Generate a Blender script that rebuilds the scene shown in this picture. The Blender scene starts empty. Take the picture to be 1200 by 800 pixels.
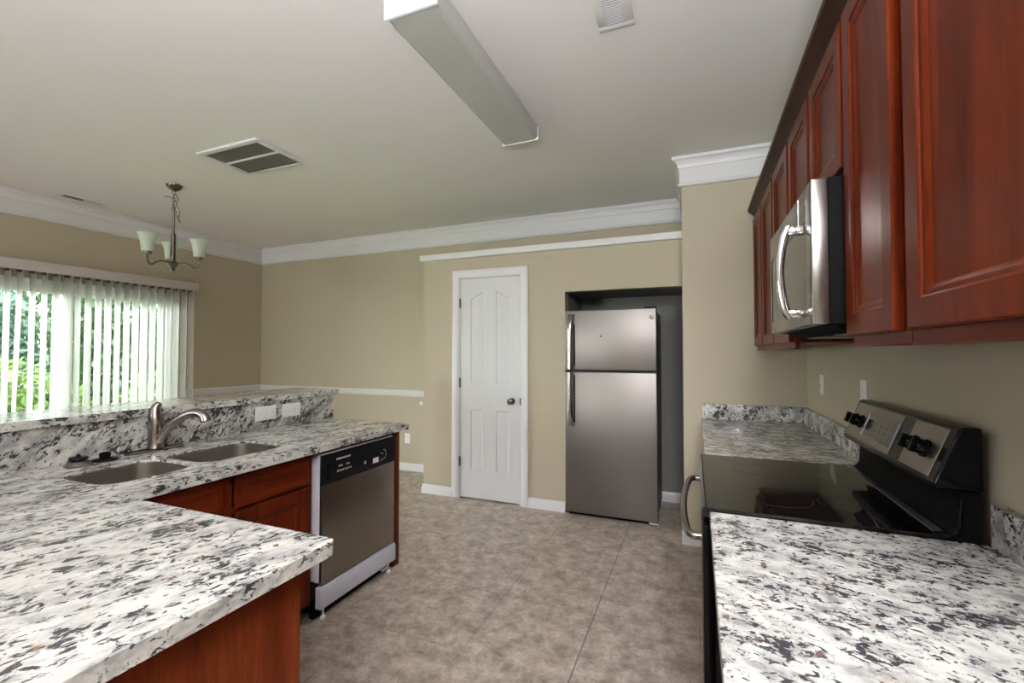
import bpy, bmesh, math, random
from mathutils import Vector, Matrix, Euler
from mathutils.geometry import tessellate_polygon

random.seed(7)
SC = bpy.context.scene
COL = SC.collection

# ------------------------------------------------------------------ camera
cam_d = bpy.data.cameras.new('camera')
cam = bpy.data.objects.new('camera', cam_d)
COL.objects.link(cam)
cam_d.sensor_width = 36.0
cam_d.lens = 36.0 * 528.17 / 1200.0
cam_d.clip_start = 0.05
cam.location = (0, 0, 1.385)
cam.rotation_euler = (math.radians(90 + 1.40), 0, math.radians(22.22))
SC.camera = cam

# ------------------------------------------------------------------ view, world, lights
SC.view_settings.view_transform = 'Standard'
SC.view_settings.look = 'None'
SC.view_settings.gamma = 1.0
SC.view_settings.use_curve_mapping = False
SC.view_settings.exposure = 1.0
SC.cycles.use_denoising = True
SC.cycles.max_bounces = 10
SC.cycles.diffuse_bounces = 6
SC.cycles.glossy_bounces = 5
SC.cycles.transparent_max_bounces = 24
SC.cycles.sample_clamp_indirect = 6.0
SC.cycles.caustics_reflective = False
SC.cycles.caustics_refractive = False

W = bpy.data.worlds.new('overcast_sky')
SC.world = W
W.use_nodes = True
_bg = W.node_tree.nodes['Background']
_bg.inputs['Color'].default_value = (0.94, 0.97, 0.95, 1)
_bg.inputs['Strength'].default_value = 13.5


def area(name, loc, target, sx, sy, power, color=(1, 1, 1), spread=180):
    d = bpy.data.lights.new(name, 'AREA')
    d.shape = 'RECTANGLE'
    d.size, d.size_y = sx, sy
    d.energy = power
    d.color = color
    d.spread = math.radians(spread)
    o = bpy.data.objects.new(name, d)
    COL.objects.link(o)
    o.location = loc
    o.rotation_euler = (Vector(target) - Vector(loc)).to_track_quat('-Z', 'Y').to_euler()
    return o


# flash bounced off the ceiling behind the camera, and a weak umbrella flash above it
area('bounced_flash', (0.0, -1.35, 1.38), (0.0, -1.33, 2.8), 0.35, 0.35, 138, (0.94, 0.97, 1.05), 165)
area('umbrella_flash', (0.32, -1.0, 2.55), (0.05, 3.0, 0.5), 0.6, 0.6, 11.0, (0.97, 0.98, 1.0), 90)


def portal(name, loc, target, sx, sy):
    o = area(name, loc, target, sx, sy, 1.0)
    o.data.cycles.is_portal = True


portal('sliding_door_portal', (-5.76, 2.42, 1.05), (0, 2.42, 1.05), 1.92, 2.06)

# ------------------------------------------------------------------ materials


def new_mat(name):
    m = bpy.data.materials.new(name)
    m.use_nodes = True
    nt = m.node_tree
    b = nt.nodes['Principled BSDF']
    return m, nt, b


def N(nt, kind, **kw):
    n = nt.nodes.new(kind)
    for k, v in kw.items():
        if k.startswith('i_'):
            n.inputs[k[2:].replace('_', ' ')].default_value = v
        else:
            setattr(n, k, v)
    return n


def L(nt, a, b):
    nt.links.new(a, b)


def ramp(nt, stops, interp='LINEAR'):
    n = nt.nodes.new('ShaderNodeValToRGB')
    n.color_ramp.interpolation = interp
    e = n.color_ramp.elements
    while len(e) < len(stops):
        e.new(0.5)
    for k, (p, c) in zip(e, stops):
        k.position = p
        k.color = (c, c, c, 1) if isinstance(c, (int, float)) else (*c, 1)
    return n


def coords(nt, rot=(0, 0, 0), scale=(1, 1, 1)):
    t = nt.nodes.new('ShaderNodeTexCoord')
    m1 = nt.nodes.new('ShaderNodeMapping')
    m1.inputs['Rotation'].default_value = rot
    L(nt, t.outputs['Object'], m1.inputs['Vector'])
    m2 = nt.nodes.new('ShaderNodeMapping')
    m2.inputs['Scale'].default_value = scale
    L(nt, m1.outputs['Vector'], m2.inputs['Vector'])
    return m2.outputs['Vector']


def noise(nt, vec, scale, detail=3, rough=0.55, dist=0.0):
    n = nt.nodes.new('ShaderNodeTexNoise')
    n.inputs['Scale'].default_value = scale
    n.inputs['Detail'].default_value = detail
    n.inputs['Roughness'].default_value = rough
    n.inputs['Distortion'].default_value = dist
    L(nt, vec, n.inputs['Vector'])
    return n.outputs['Fac']


def mix(nt, fac, a, b, mode='MIX'):
    n = nt.nodes.new('ShaderNodeMix')
    n.data_type = 'RGBA'
    n.blend_type = mode
    ins = {s.identifier: s for s in n.inputs}
    for ident, v in (('Factor_Float', fac), ('A_Color', a), ('B_Color', b)):
        s = ins[ident]
        if hasattr(v, 'is_linked'):
            L(nt, v, s)
        else:
            s.default_value = v if ident == 'Factor_Float' else (*v, 1)
    return [o for o in n.outputs if o.identifier == 'Result_Color'][0]


def math_n(nt, op, a, b=0.0):
    n = nt.nodes.new('ShaderNodeMath')
    n.operation = op
    for k, v in enumerate((a, b)):
        if hasattr(v, 'is_linked'):
            L(nt, v, n.inputs[k])
        else:
            n.inputs[k].default_value = v
    return n.outputs[0]


def bump(nt, b, h, strength, dist=0.002):
    n = nt.nodes.new('ShaderNodeBump')
    n.inputs['Strength'].default_value = strength
    n.inputs['Distance'].default_value = dist
    L(nt, h, n.inputs['Height'])
    L(nt, n.outputs['Normal'], b.inputs['Normal'])


def simple(name, col, rough=0.5, metal=0.0, spec=0.5, coat=0.0, var=0.04, vscale=6.0):
    m, nt, b = new_mat(name)
    v = coords(nt)
    f = noise(nt, v, vscale, 3)
    lo = tuple(c * (1 - var) for c in col)
    hi = tuple(min(1, c * (1 + var)) for c in col)
    L(nt, mix(nt, f, lo, hi), b.inputs['Base Color'])
    b.inputs['Roughness'].default_value = rough
    b.inputs['Metallic'].default_value = metal
    b.inputs['Specular IOR Level'].default_value = spec
    b.inputs['Coat Weight'].default_value = coat
    return m


def paint(name, col, rough=0.6, spec=0.35, tex=0.06):
    m, nt, b = new_mat(name)
    v = coords(nt)
    f = noise(nt, v, 1.3, 3)
    L(nt, mix(nt, f, tuple(c * .975 for c in col), tuple(min(1, c * 1.02) for c in col)), b.inputs['Base Color'])
    b.inputs['Roughness'].default_value = rough
    b.inputs['Specular IOR Level'].default_value = spec
    bump(nt, b, noise(nt, v, 160, 2), tex, 0.002)
    return m


def wood(name, axis='Z', dark=(0.058, 0.0080, 0.0026), light=(0.165, 0.0235, 0.0055), rough=0.3):
    m, nt, b = new_mat(name)
    s = {'Z': (9, 9, 0.9), 'Y': (9, 0.9, 9), 'X': (0.9, 9, 9)}[axis]
    v = coords(nt, (0, 0, 0), s)
    g = noise(nt, v, 1.6, 5, 0.6, 0.6)
    s2 = tuple(k * 9 for k in s)
    v2 = coords(nt, (0, 0, 0), s2)
    g2 = noise(nt, v2, 1.5, 3, 0.6)
    r = ramp(nt, [(0.3, dark), (0.7, light)])
    L(nt, g, r.inputs['Fac'])
    fine = ramp(nt, [(0.35, 0.80), (0.65, 1.0)])
    L(nt, g2, fine.inputs['Fac'])
    L(nt, mix(nt, 1.0, r.outputs['Color'], fine.outputs['Color'], 'MULTIPLY'), b.inputs['Base Color'])
    b.inputs['Roughness'].default_value = rough
    b.inputs['Specular IOR Level'].default_value = 0.10
    b.inputs['Coat Weight'].default_value = 0.0
    b.inputs['Coat Roughness'].default_value = 0.16
    return m


def granite(name, rot=(0, 0, 0), stretch=0.55, dark=0.0, size=1.0, grey=0.0):
    m, nt, b = new_mat(name)
    v = coords(nt, rot, (stretch * size, size, size))
    # ground of the stone: milky white drifting to grey
    base = ramp(nt, [(0.32 + grey, (0.30, 0.295, 0.29)), (0.44 + grey, (0.53, 0.525, 0.505)), (0.58 + grey, (0.70, 0.695, 0.655))])
    L(nt, noise(nt, v, 16, 5, 0.6, 0.4), base.inputs['Fac'])
    col = base.outputs['Color']
    # drifts where the dark minerals gather
    gather = math_n(nt, 'SUBTRACT', noise(nt, v, 12, 3, 0.55, 0.4), 0.5)
    # soft grey veins
    gv = ramp(nt, [(0.50, 0.0), (0.61, 1.0)])
    L(nt, math_n(nt, 'ADD', noise(nt, v, 34, 5, 0.66, 0.5), math_n(nt, 'MULTIPLY', gather, 0.5)), gv.inputs['Fac'])
    col = mix(nt, math_n(nt, 'MULTIPLY', gv.outputs['Color'], 0.42), col, (0.20, 0.20, 0.215))
    # flecks of dark mineral
    h = math_n(nt, 'ADD', noise(nt, v, 58, 5, 0.66, 0.75), math_n(nt, 'MULTIPLY', gather, 0.50))
    fl = ramp(nt, [(0.553 - dark, 0.0), (0.605 - dark, 1.0)])
    L(nt, h, fl.inputs['Fac'])
    col = mix(nt, math_n(nt, 'MULTIPLY', fl.outputs['Color'], 0.94), col, (0.028, 0.026, 0.036))
    # burgundy garnets and golden stains
    va = coords(nt, (0.4, 0.2, 0.9), (0.8, 1, 1))
    ga = ramp(nt, [(0.67, 0.0), (0.70, 1.0)])
    L(nt, noise(nt, va, 30, 3, 0.55), ga.inputs['Fac'])
    col = mix(nt, math_n(nt, 'MULTIPLY', ga.outputs['Color'], 0.8), col, (0.085, 0.022, 0.034))
    vb = coords(nt, (0.1, 0.7, 0.3), (1, 1, 1))
    gb = ramp(nt, [(0.66, 0.0), (0.74, 1.0)])
    L(nt, noise(nt, vb, 13, 4, 0.6), gb.inputs['Fac'])
    col = mix(nt, math_n(nt, 'MULTIPLY', gb.outputs['Color'], 0.6), col, (0.45, 0.28, 0.12))
    L(nt, col, b.inputs['Base Color'])
    b.inputs['Roughness'].default_value = 0.13
    b.inputs['Specular IOR Level'].default_value = 0.5
    return m


def floor_mat():
    m, nt, b = new_mat('taupe_vinyl_tile')
    v = coords(nt)
    c1 = ramp(nt, [(0.32, (0.235, 0.180, 0.138)), (0.5, (0.44, 0.368, 0.305)), (0.66, (0.64, 0.56, 0.49))])
    L(nt, noise(nt, v, 9.0, 9, 0.74, 0.2), c1.inputs['Fac'])
    c2 = ramp(nt, [(0.36, 0.70), (0.54, 1.0)])
    L(nt, noise(nt, v, 24, 6, 0.7, 0.3), c2.inputs['Fac'])
    col = mix(nt, 0.8, c1.outputs['Color'], c2.outputs['Color'], 'MULTIPLY')
    sk = ramp(nt, [(0.64, 0.0), (0.70, 1.0)])
    L(nt, noise(nt, v, 46, 4, 0.6, 0.8), sk.inputs['Fac'])
    col = mix(nt, math_n(nt, 'MULTIPLY', sk.outputs['Color'], 0.55), col, (0.14, 0.105, 0.08))
    # dark veins
    vn = ramp(nt, [(0.485, 0.0), (0.5, 1.0), (0.515, 0.0)])
    L(nt, noise(nt, v, 9, 5, 0.6, 1.4), vn.inputs['Fac'])
    col = mix(nt, math_n(nt, 'MULTIPLY', vn.outputs['Color'], 0.25), col, (0.10, 0.075, 0.06))
    # joints every 0.515 m
    sep = N(nt, 'ShaderNodeSeparateXYZ')
    L(nt, v, sep.inputs[0])
    masks = []
    for out, off in (('X', 0.51), ('Y', -1.885 + 0.515 * 8)):
        q = math_n(nt, 'ADD', sep.outputs[out], off + 51.5)
        q = math_n(nt, 'DIVIDE', q, 0.515)
        q = math_n(nt, 'FRACT', q)
        q = math_n(nt, 'SUBTRACT', q, 0.5)
        q = math_n(nt, 'ABSOLUTE', q)
        masks.append(math_n(nt, 'GREATER_THAN', q, 0.5 - 0.0042))
    j = math_n(nt, 'MAXIMUM', masks[0], masks[1])
    wear = ramp(nt, [(0.46, 0.10), (0.62, 0.75)])
    L(nt, noise(nt, v, 2.6, 3), wear.inputs['Fac'])
    # the joint that has opened up along the range side
    op = math_n(nt, 'LESS_THAN', math_n(nt, 'ABSOLUTE', math_n(nt, 'ADD', sep.outputs['X'], 0.51)), 0.003)
    jj = math_n(nt, 'MAXIMUM', math_n(nt, 'MULTIPLY', op, 0.75), math_n(nt, 'MULTIPLY', j, wear.outputs['Color']))
    col = mix(nt, jj, col, (0.075, 0.06, 0.05))
    L(nt, col, b.inputs['Base Color'])
    rr = ramp(nt, [(0.3, 0.30), (0.7, 0.44)])
    L(nt, noise(nt, v, 7, 4), rr.inputs['Fac'])
    L(nt, rr.outputs['Color'], b.inputs['Roughness'])
    bump(nt, b, noise(nt, v, 40, 4), 0.05, 0.002)
    return m


def brushed(name, col, rough, axis='Z'):
    m, nt, b = new_mat(name)
    s = {'Z': (90, 90, 0.6), 'Y': (90, 0.6, 90), 'X': (0.6, 90, 90)}[axis]
    v = coords(nt, (0, 0, 0), s)
    f = noise(nt, v, 1.0, 3)
    L(nt, mix(nt, f, tuple(c * .975 for c in col), tuple(min(1, c * 1.02) for c in col)), b.inputs['Base Color'])
    b.inputs['Metallic'].default_value = 1.0
    rr = ramp(nt, [(0.3, rough * .96), (0.7, rough * 1.04)])
    L(nt, f, rr.inputs['Fac'])
    L(nt, rr.outputs['Color'], b.inputs['Roughness'])
    return m


def slat_mat():
    m, nt, b = new_mat('blind_vinyl')
    v = coords(nt, (0, 0, 0), (60, 60, 4))
    f = noise(nt, v, 1.0, 2)
    L(nt, mix(nt, f, (0.84, 0.84, 0.83), (0.9, 0.9, 0.89)), b.inputs['Base Color'])
    b.inputs['Roughness'].default_value = 0.45
    tr = N(nt, 'ShaderNodeBsdfTranslucent')
    tr.inputs['Color'].default_value = (0.97, 0.98, 0.97, 1)
    ms = N(nt, 'ShaderNodeMixShader')
    ms.inputs['Fac'].default_value = 0.75
    L(nt, b.outputs[0], ms.inputs[1])
    L(nt, tr.outputs[0], ms.inputs[2])
    L(nt, ms.outputs[0], nt.nodes['Material Output'].inputs['Surface'])
    return m


def glass_pane_mat():
    m, nt, b = new_mat('window_glass')
    tr = N(nt, 'ShaderNodeBsdfTransparent')
    tr.inputs['Color'].default_value = (0.97, 0.985, 0.98, 1)
    gl = N(nt, 'ShaderNodeBsdfGlossy')
    gl.inputs['Roughness'].default_value = 0.02
    fr = N(nt, 'ShaderNodeFresnel')
    fr.inputs['IOR'].default_value = 1.45
    ms = N(nt, 'ShaderNodeMixShader')
    L(nt, fr.outputs[0], ms.inputs['Fac'])
    L(nt, tr.outputs[0], ms.inputs[1])
    L(nt, gl.outputs[0], ms.inputs[2])
    L(nt, ms.outputs[0], nt.nodes['Material Output'].inputs['Surface'])
    return m


def leaf_mat(name, c0, c1):
    m, nt, b = new_mat(name)
    v = coords(nt)
    f = noise(nt, v, 3.5, 5, 0.7)
    r = ramp(nt, [(0.35, c0), (0.65, c1)])
    L(nt, f, r.inputs['Fac'])
    L(nt, r.outputs['Color'], b.inputs['Base Color'])
    b.inputs['Roughness'].default_value = 0.5
    tr = N(nt, 'ShaderNodeBsdfTranslucent')
    L(nt, r.outputs['Color'], tr.inputs['Color'])
    ms = N(nt, 'ShaderNodeMixShader')
    ms.inputs['Fac'].default_value = 0.35
    L(nt, b.outputs[0], ms.inputs[1])
    L(nt, tr.outputs[0], ms.inputs[2])
    L(nt, ms.outputs[0], nt.nodes['Material Output'].inputs['Surface'])
    return m


def lens_mat():
    m, nt, b = new_mat('ribbed_acrylic_lens')
    v = coords(nt)
    vo = N(nt, 'ShaderNodeTexVoronoi')
    vo.inputs['Scale'].default_value = 150
    L(nt, v, vo.inputs['Vector'])
    L(nt, mix(nt, noise(nt, v, 4, 2), (0.40, 0.405, 0.37), (0.45, 0.455, 0.42)), b.inputs['Base Color'])
    b.inputs['Roughness'].default_value = 0.4
    bump(nt, b, vo.outputs['Distance'], 0.35, 0.002)
    return m


def shade_mat():
    m, nt, b = new_mat('frosted_glass_shade')
    v = coords(nt)
    L(nt, mix(nt, noise(nt, v, 9, 3), (0.66, 0.74, 0.64), (0.76, 0.82, 0.73)), b.inputs['Base Color'])
    b.inputs['Roughness'].default_value = 0.35
    tr = N(nt, 'ShaderNodeBsdfTranslucent')
    tr.inputs['Color'].default_value = (0.74, 0.82, 0.72, 1)
    ms = N(nt, 'ShaderNodeMixShader')
    ms.inputs['Fac'].default_value = 0.4
    L(nt, b.outputs[0], ms.inputs[1])
    L(nt, tr.outputs[0], ms.inputs[2])
    L(nt, ms.outputs[0], nt.nodes['Material Output'].inputs['Surface'])
    return m


def grille_mat():
    m, nt, b = new_mat('vent_filter_mesh')
    v = coords(nt)
    w = N(nt, 'ShaderNodeTexWave')
    w.wave_type = 'BANDS'
    w.bands_direction = 'Y'
    w.inputs['Scale'].default_value = 26
    L(nt, v, w.inputs['Vector'])
    L(nt, mix(nt, w.outputs['Fac'], (0.085, 0.072, 0.072), (0.16, 0.14, 0.14)), b.inputs['Base Color'])
    b.inputs['Roughness'].default_value = 0.7
    return m


M = {}
M['wall'] = paint('beige_wall_paint', (0.438, 0.388, 0.292))
M['stub'] = M['wall']
M['niche'] = paint('niche_grey', (0.205, 0.200, 0.192))  # greyer and darker than the wall colour
M['ceiling'] = paint('ceiling_paint', (0.74, 0.715, 0.70), 0.8, 0.2, 0.1)
M['trim'] = paint('white_trim_paint', (0.66, 0.655, 0.67), 0.38, 0.5, 0.01)
M['door'] = paint('white_door_paint', (0.61, 0.61, 0.625), 0.42, 0.45, 0.02)
M['floor'] = floor_mat()
M['wood'] = wood('cherry_wood_upright')
M['wood_y'] = wood('cherry_wood_along', 'Y')
M['wood_x'] = wood('cherry_wood_across', 'X')
M['wood_dark'] = wood('dark_cherry_crown', 'Y', (0.022, 0.0095, 0.006), (0.055, 0.021, 0.012), 0.36)
M['wood_end'] = wood('cherry_end_panel', 'Z', (0.115, 0.019, 0.0062), (0.215, 0.044, 0.0145), 0.34)
M['ply'] = simple('raw_plywood_edge', (0.50, 0.33, 0.17), 0.6)
M['granite_left'] = granite('granite_peninsula', (0, 0, math.radians(-72)), 0.60, 0.012, 1.0)
M['granite_splash'] = granite('granite_backsplash', (math.radians(-42), 0, math.radians(-90)), 0.55, 0.036, 1.1, 0.09)
M['granite_right'] = granite('granite_range_side', (0, 0, math.radians(10)), 0.72, 0.018, 1.3, 0.01)
M['granite_far'] = granite('granite_corner', (0, 0, math.radians(12)), 0.55, 0.03, 1.3, 0.06)
M['steel'] = brushed('brushed_steel', (0.235, 0.214, 0.203), 0.43)
M['steel_dark'] = brushed('brushed_steel_dishwasher', (0.30, 0.265, 0.235), 0.34, 'Y')
M['steel_range'] = brushed('brushed_steel_range', (0.26, 0.228, 0.203), 0.30, 'Y')
M['steel_micro'] = brushed('brushed_steel_microwave', (0.36, 0.342, 0.325), 0.24, 'Y')
M['steel_sink'] = brushed('brushed_steel_sink', (0.40, 0.37, 0.345), 0.34, 'X')
M['chrome'] = simple('polished_chrome', (0.58, 0.57, 0.575), 0.12, 1.0)
M['nickel'] = simple('brushed_nickel', (0.27, 0.243, 0.225), 0.27, 1.0)
M['nickel_dark'] = simple('aged_nickel', (0.17, 0.15, 0.12), 0.3, 1.0)
M['black'] = simple('black_plastic', (0.005, 0.005, 0.0065), 0.35, spec=0.15)
M['black_gloss'] = simple('black_gloss_enamel', (0.004, 0.004, 0.0048), 0.16, spec=0.17)
M['black_matte'] = simple('black_matte', (0.004, 0.0038, 0.0038), 0.7, spec=0.1)
M['ceramic'] = simple('ceramic_cooktop_glass', (0.005, 0.0046, 0.0046), 0.05, spec=0.38)
M['dark_side'] = simple('charcoal_enamel', (0.032, 0.028, 0.027), 0.45)
M['grey_plastic'] = simple('silver_grey_plastic', (0.50, 0.50, 0.56), 0.4)
M['mark_grey'] = simple('printed_grey_marks', (0.36, 0.36, 0.37), 0.5)
M['mark_dim'] = simple('faint_printed_marks', (0.11, 0.11, 0.115), 0.5)
M['ring'] = simple('printed_burner_ring', (0.034, 0.032, 0.031), 0.2)
M['red_ring'] = simple('radiant_element_tint', (0.030, 0.010, 0.009), 0.08, spec=0.7)
M['white_plastic'] = simple('white_plastic', (0.80, 0.80, 0.79), 0.35)
M['outlet_dark'] = simple('outlet_slot_grey', (0.35, 0.35, 0.35), 0.5)
M['sticker'] = simple('pink_white_sticker', (0.72, 0.60, 0.64), 0.5)
M['dw_trim'] = simple('silver_side_strip', (0.62, 0.61, 0.68), 0.35)
M['screen'] = simple('smoked_display_glass', (0.028, 0.027, 0.028), 0.12, spec=0.6)
M['micro_glass'] = simple('microwave_window_glass', (0.06, 0.058, 0.052), 0.10, spec=0.9)
M['slat'] = slat_mat()
M['valance'] = paint('valance_vinyl', (0.50, 0.465, 0.455), 0.45, 0.4, 0.0)
M['clip'] = simple('brown_carrier_clip', (0.16, 0.115, 0.075), 0.5)
M['vinyl'] = simple('white_vinyl_frame', (0.82, 0.83, 0.82), 0.4)
M['glass'] = glass_pane_mat()
M['lens'] = lens_mat()
M['shade'] = shade_mat()
M['grille'] = grille_mat()
M['vent_white'] = paint('vent_frame_enamel', (0.70, 0.68, 0.67), 0.5, 0.3, 0.0)
M['dark_void'] = simple('dark_duct', (0.03, 0.025, 0.022), 0.8)
M['leaf_a'] = leaf_mat('leaf_mid_green', (0.016, 0.043, 0.018), (0.052, 0.105, 0.042))
M['leaf_b'] = leaf_mat('leaf_blue_green', (0.011, 0.035, 0.023), (0.038, 0.082, 0.053))
M['leaf_c'] = leaf_mat('leaf_yellow_green', (0.05, 0.095, 0.022), (0.12, 0.19, 0.05))
M['bark'] = simple('grey_bark', (0.16, 0.13, 0.11), 0.9, var=0.25, vscale=20)
M['grass'] = simple('lawn', (0.16, 0.28, 0.07), 0.9, var=0.3, vscale=9)

# ------------------------------------------------------------------ mesh helpers


class MB:
    def __init__(s):
        s.bm = bmesh.new()

    def merge(s, tmp):
        me = bpy.data.meshes.new('t')
        tmp.to_mesh(me)
        tmp.free()
        s.bm.from_mesh(me)
        bpy.data.meshes.remove(me)
        return s

    def box(s, x0, x1, y0, y1, z0, z1, bev=0.0, seg=2):
        x0, x1 = min(x0, x1), max(x0, x1)
        y0, y1 = min(y0, y1), max(y0, y1)
        z0, z1 = min(z0, z1), max(z0, z1)
        t = bmesh.new()
        v = [t.verts.new(p) for p in ((x0, y0, z0), (x1, y0, z0), (x1, y1, z0), (x0, y1, z0),
                                      (x0, y0, z1), (x1, y0, z1), (x1, y1, z1), (x0, y1, z1))]
        for f in ((3, 2, 1, 0), (4, 5, 6, 7), (0, 1, 5, 4), (1, 2, 6, 5), (2, 3, 7, 6), (3, 0, 4, 7)):
            t.faces.new([v[i] for i in f])
        if bev:
            bmesh.ops.bevel(t, geom=t.edges[:], offset=bev, segments=seg, affect='EDGES', profile=0.5)
        return s.merge(t)

    def loft(s, rings, cap=True, closed=True):
        """rings: lists of points of equal length"""
        bm = s.bm
        vr = [[bm.verts.new(p) for p in r] for r in rings]
        n = len(vr[0])
        for a, b in zip(vr, vr[1:]):
            for i in range(n if closed else n - 1):
                j = (i + 1) % n
                try:
                    bm.faces.new((a[i], a[j], b[j], b[i]))
                except ValueError:
                    pass
        if cap:
            bm.faces.new(list(reversed(vr[0])))
            bm.faces.new(vr[-1])
        return s

    def prism(s, poly, axis, a, b):
        """poly: 2d outline; axis: extrusion axis. X -> (y,z), Y -> (x,z), Z -> (x,y)"""
        def P(p, t):
            return {'X': (t, p[0], p[1]), 'Y': (p[0], t, p[1]), 'Z': (p[0], p[1], t)}[axis]
        return s.loft([[P(p, a) for p in poly], [P(p, b) for p in poly]])

    def lathe(s, prof, c, axis='Z', seg=28, cap=True):
        """prof: (radius, height) pairs; c: centre"""
        rings = []
        for r, h in prof:
            ring = []
            for i in range(seg):
                a = 2 * math.pi * i / seg
                u, w = max(r, 1e-5) * math.cos(a), max(r, 1e-5) * math.sin(a)
                d = {'Z': (u, w, h), 'X': (h, u, w), 'Y': (w, h, u)}[axis]
                ring.append(tuple(c[k] + d[k] for k in range(3)))
            rings.append(ring)
        return s.loft(rings, cap)

    def tube(s, pts, r, seg=12, sx=1.0, up=None):
        """sweep of a round (or, with sx, flattened) section along pts; r: number or one per point"""
        pts = [Vector(p) for p in pts]
        rs = r if isinstance(r, (list, tuple)) else [r] * len(pts)
        rings = []
        prev = None
        for i, p in enumerate(pts):
            d = (pts[min(i + 1, len(pts) - 1)] - pts[max(i - 1, 0)]).normalized()
            if up is not None:
                n = Vector(up)
                n = (n - d * n.dot(d)).normalized()
            elif prev is None:
                n = d.orthogonal().normalized()
            else:
                n = (prev - d * prev.dot(d)).normalized()
            prev = n
            q = d.cross(n)
            rings.append([tuple(p + n * (rs[i] * math.cos(2 * math.pi * k / seg)) + q * (rs[i] * sx * math.sin(2 * math.pi * k / seg))) for k in range(seg)])
        return s.loft(rings)

    def sweep(s, path, prof):
        """prof (d, z) swept along 2d path; d to the left of travel; mitred"""
        rings = []
        n = len(path)
        for i in range(n):
            p = Vector(path[i])
            d0 = (Vector(path[i]) - Vector(path[i - 1])).normalized() if i else None
            d1 = (Vector(path[i + 1]) - Vector(path[i])).normalized() if i < n - 1 else None
            if d0 is None:
                m = Vector((-d1.y, d1.x))
            elif d1 is None:
                m = Vector((-d0.y, d0.x))
            else:
                a, b = Vector((-d0.y, d0.x)), Vector((-d1.y, d1.x))
                m = (a + b)
                m = m / m.dot(a)
            rings.append([(p.x + m.x * d, p.y + m.y * d, z) for d, z in prof])
        return s.loft(rings)

    def slab(s, outer, holes, z0, z1):
        """flat plate with real holes, outlines in plan"""
        polys = [[Vector((x, y, 0)) for x, y in outer]] + [[Vector((x, y, 0)) for x, y in h] for h in holes]
        flat = [p for q in polys for p in q]
        tris = tessellate_polygon(polys)
        bm = s.bm
        top = [bm.verts.new((p.x, p.y, z1)) for p in flat]
        bot = [bm.verts.new((p.x, p.y, z0)) for p in flat]
        for a, b, c in tris:
            bm.faces.new((top[a], top[b], top[c]))
            bm.faces.new((bot[c], bot[b], bot[a]))
        k = 0
        for q in polys:
            n = len(q)
            for i in range(n):
                j = (i + 1) % n
                bm.faces.new((top[k + i], top[k + j], bot[k + j], bot[k + i]))
            k += n
        return s

    def panel_front(s, P, w, h, t, rings):
        """door: P(a, b, d) maps to space, d outward; rings: (inset, d) from the face edge inward"""
        bm = s.bm
        def rect(i, d):
            return [bm.verts.new(P(*q, d)) for q in ((i, i), (w - i, i), (w - i, h - i), (i, h - i))]
        vr = [rect(0, -t)] + [rect(i, d) for i, d in rings]
        for a, b in zip(vr, vr[1:]):
            for i in range(4):
                j = (i + 1) % 4
                bm.faces.new((a[i], a[j], b[j], b[i]))
        bm.faces.new(vr[-1])
        bm.faces.new(list(reversed(vr[0])))
        return s


def rrect(x0, x1, y0, y1, r, seg=6):
    out = []
    for cx, cy, a0 in ((x1 - r, y1 - r, 0), (x0 + r, y1 - r, 90), (x0 + r, y0 + r, 180), (x1 - r, y0 + r, 270)):
        for i in range(seg + 1):
            a = math.radians(a0 + 90 * i / seg)
            out.append((cx + r * math.cos(a), cy + r * math.sin(a)))
    return out


def wloc(o):
    v = Vector((0, 0, 0))
    while o is not None:
        v += Vector(o.location)
        o = o.parent
    return v


def obj(name, mb, mat, parent=None, at=None, smooth=35, bevel=0.0, label=None, origin=None):
    bm = mb.bm
    bmesh.ops.remove_doubles(bm, verts=bm.verts, dist=1e-6)
    bmesh.ops.recalc_face_normals(bm, faces=bm.faces[:])
    base = wloc(parent) if parent is not None else Vector((0, 0, 0))
    o_at = Vector(origin) if origin is not None else base
    bmesh.ops.translate(bm, verts=bm.verts, vec=-o_at)
    me = bpy.data.meshes.new(name)
    bm.to_mesh(me)
    bm.free()
    me.materials.append(mat)
    if smooth:
        me.shade_smooth()
        me.set_sharp_from_angle(angle=math.radians(smooth))
    o = bpy.data.objects.new(name, me)
    COL.objects.link(o)
    o.parent = parent
    o.location = o_at - base
    if bevel:
        md = o.modifiers.new('eased_edge', 'BEVEL')
        md.width = bevel
        md.segments = 3
        md.limit_method = 'ANGLE'
        md.angle_limit = math.radians(40)
    if label:
        o['label'] = label
    return o


def thing(name, label, cat, loc, group=None):
    o = bpy.data.objects.new(name, None)
    o.empty_display_size = 0.05
    COL.objects.link(o)
    o.location = loc
    o['label'] = label
    o['category'] = cat
    if group:
        o['group'] = group
    return o


def tag(o, label, cat, group=None, kind=None):
    o['label'] = label
    o['category'] = cat
    if group:
        o['group'] = group
    if kind:
        o['kind'] = kind
    return o


def struct(name, mb, mat, parent=None, label=None, smooth=35, cat=None):
    o = obj(name, mb, mat, parent, smooth=smooth)
    if parent is None:
        o['kind'] = 'structure'
    if label:
        o['label'] = label
    if cat:
        o['category'] = cat
    return o


def arc(c, r, a0, a1, n):
    return [(c[0] + r * math.cos(math.radians(a0 + (a1 - a0) * i / n)), c[1] + r * math.sin(math.radians(a0 + (a1 - a0) * i / n))) for i in range(n + 1)]


def spline(pts, n=8):
    """Catmull-Rom through pts"""
    P = [Vector(p) for p in pts]
    P = [P[0] * 2 - P[1]] + P + [P[-1] * 2 - P[-2]]
    out = []
    for i in range(1, len(P) - 2):
        for k in range(n):
            t = k / n
            a, b, c, d = P[i - 1], P[i], P[i + 1], P[i + 2]
            out.append(0.5 * ((2 * b) + (c - a) * t + (2 * a - 5 * b + 4 * c - d) * t * t + (3 * b - a - 3 * c + d) * t ** 3))
    out.append(P[-2])
    return out


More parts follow.
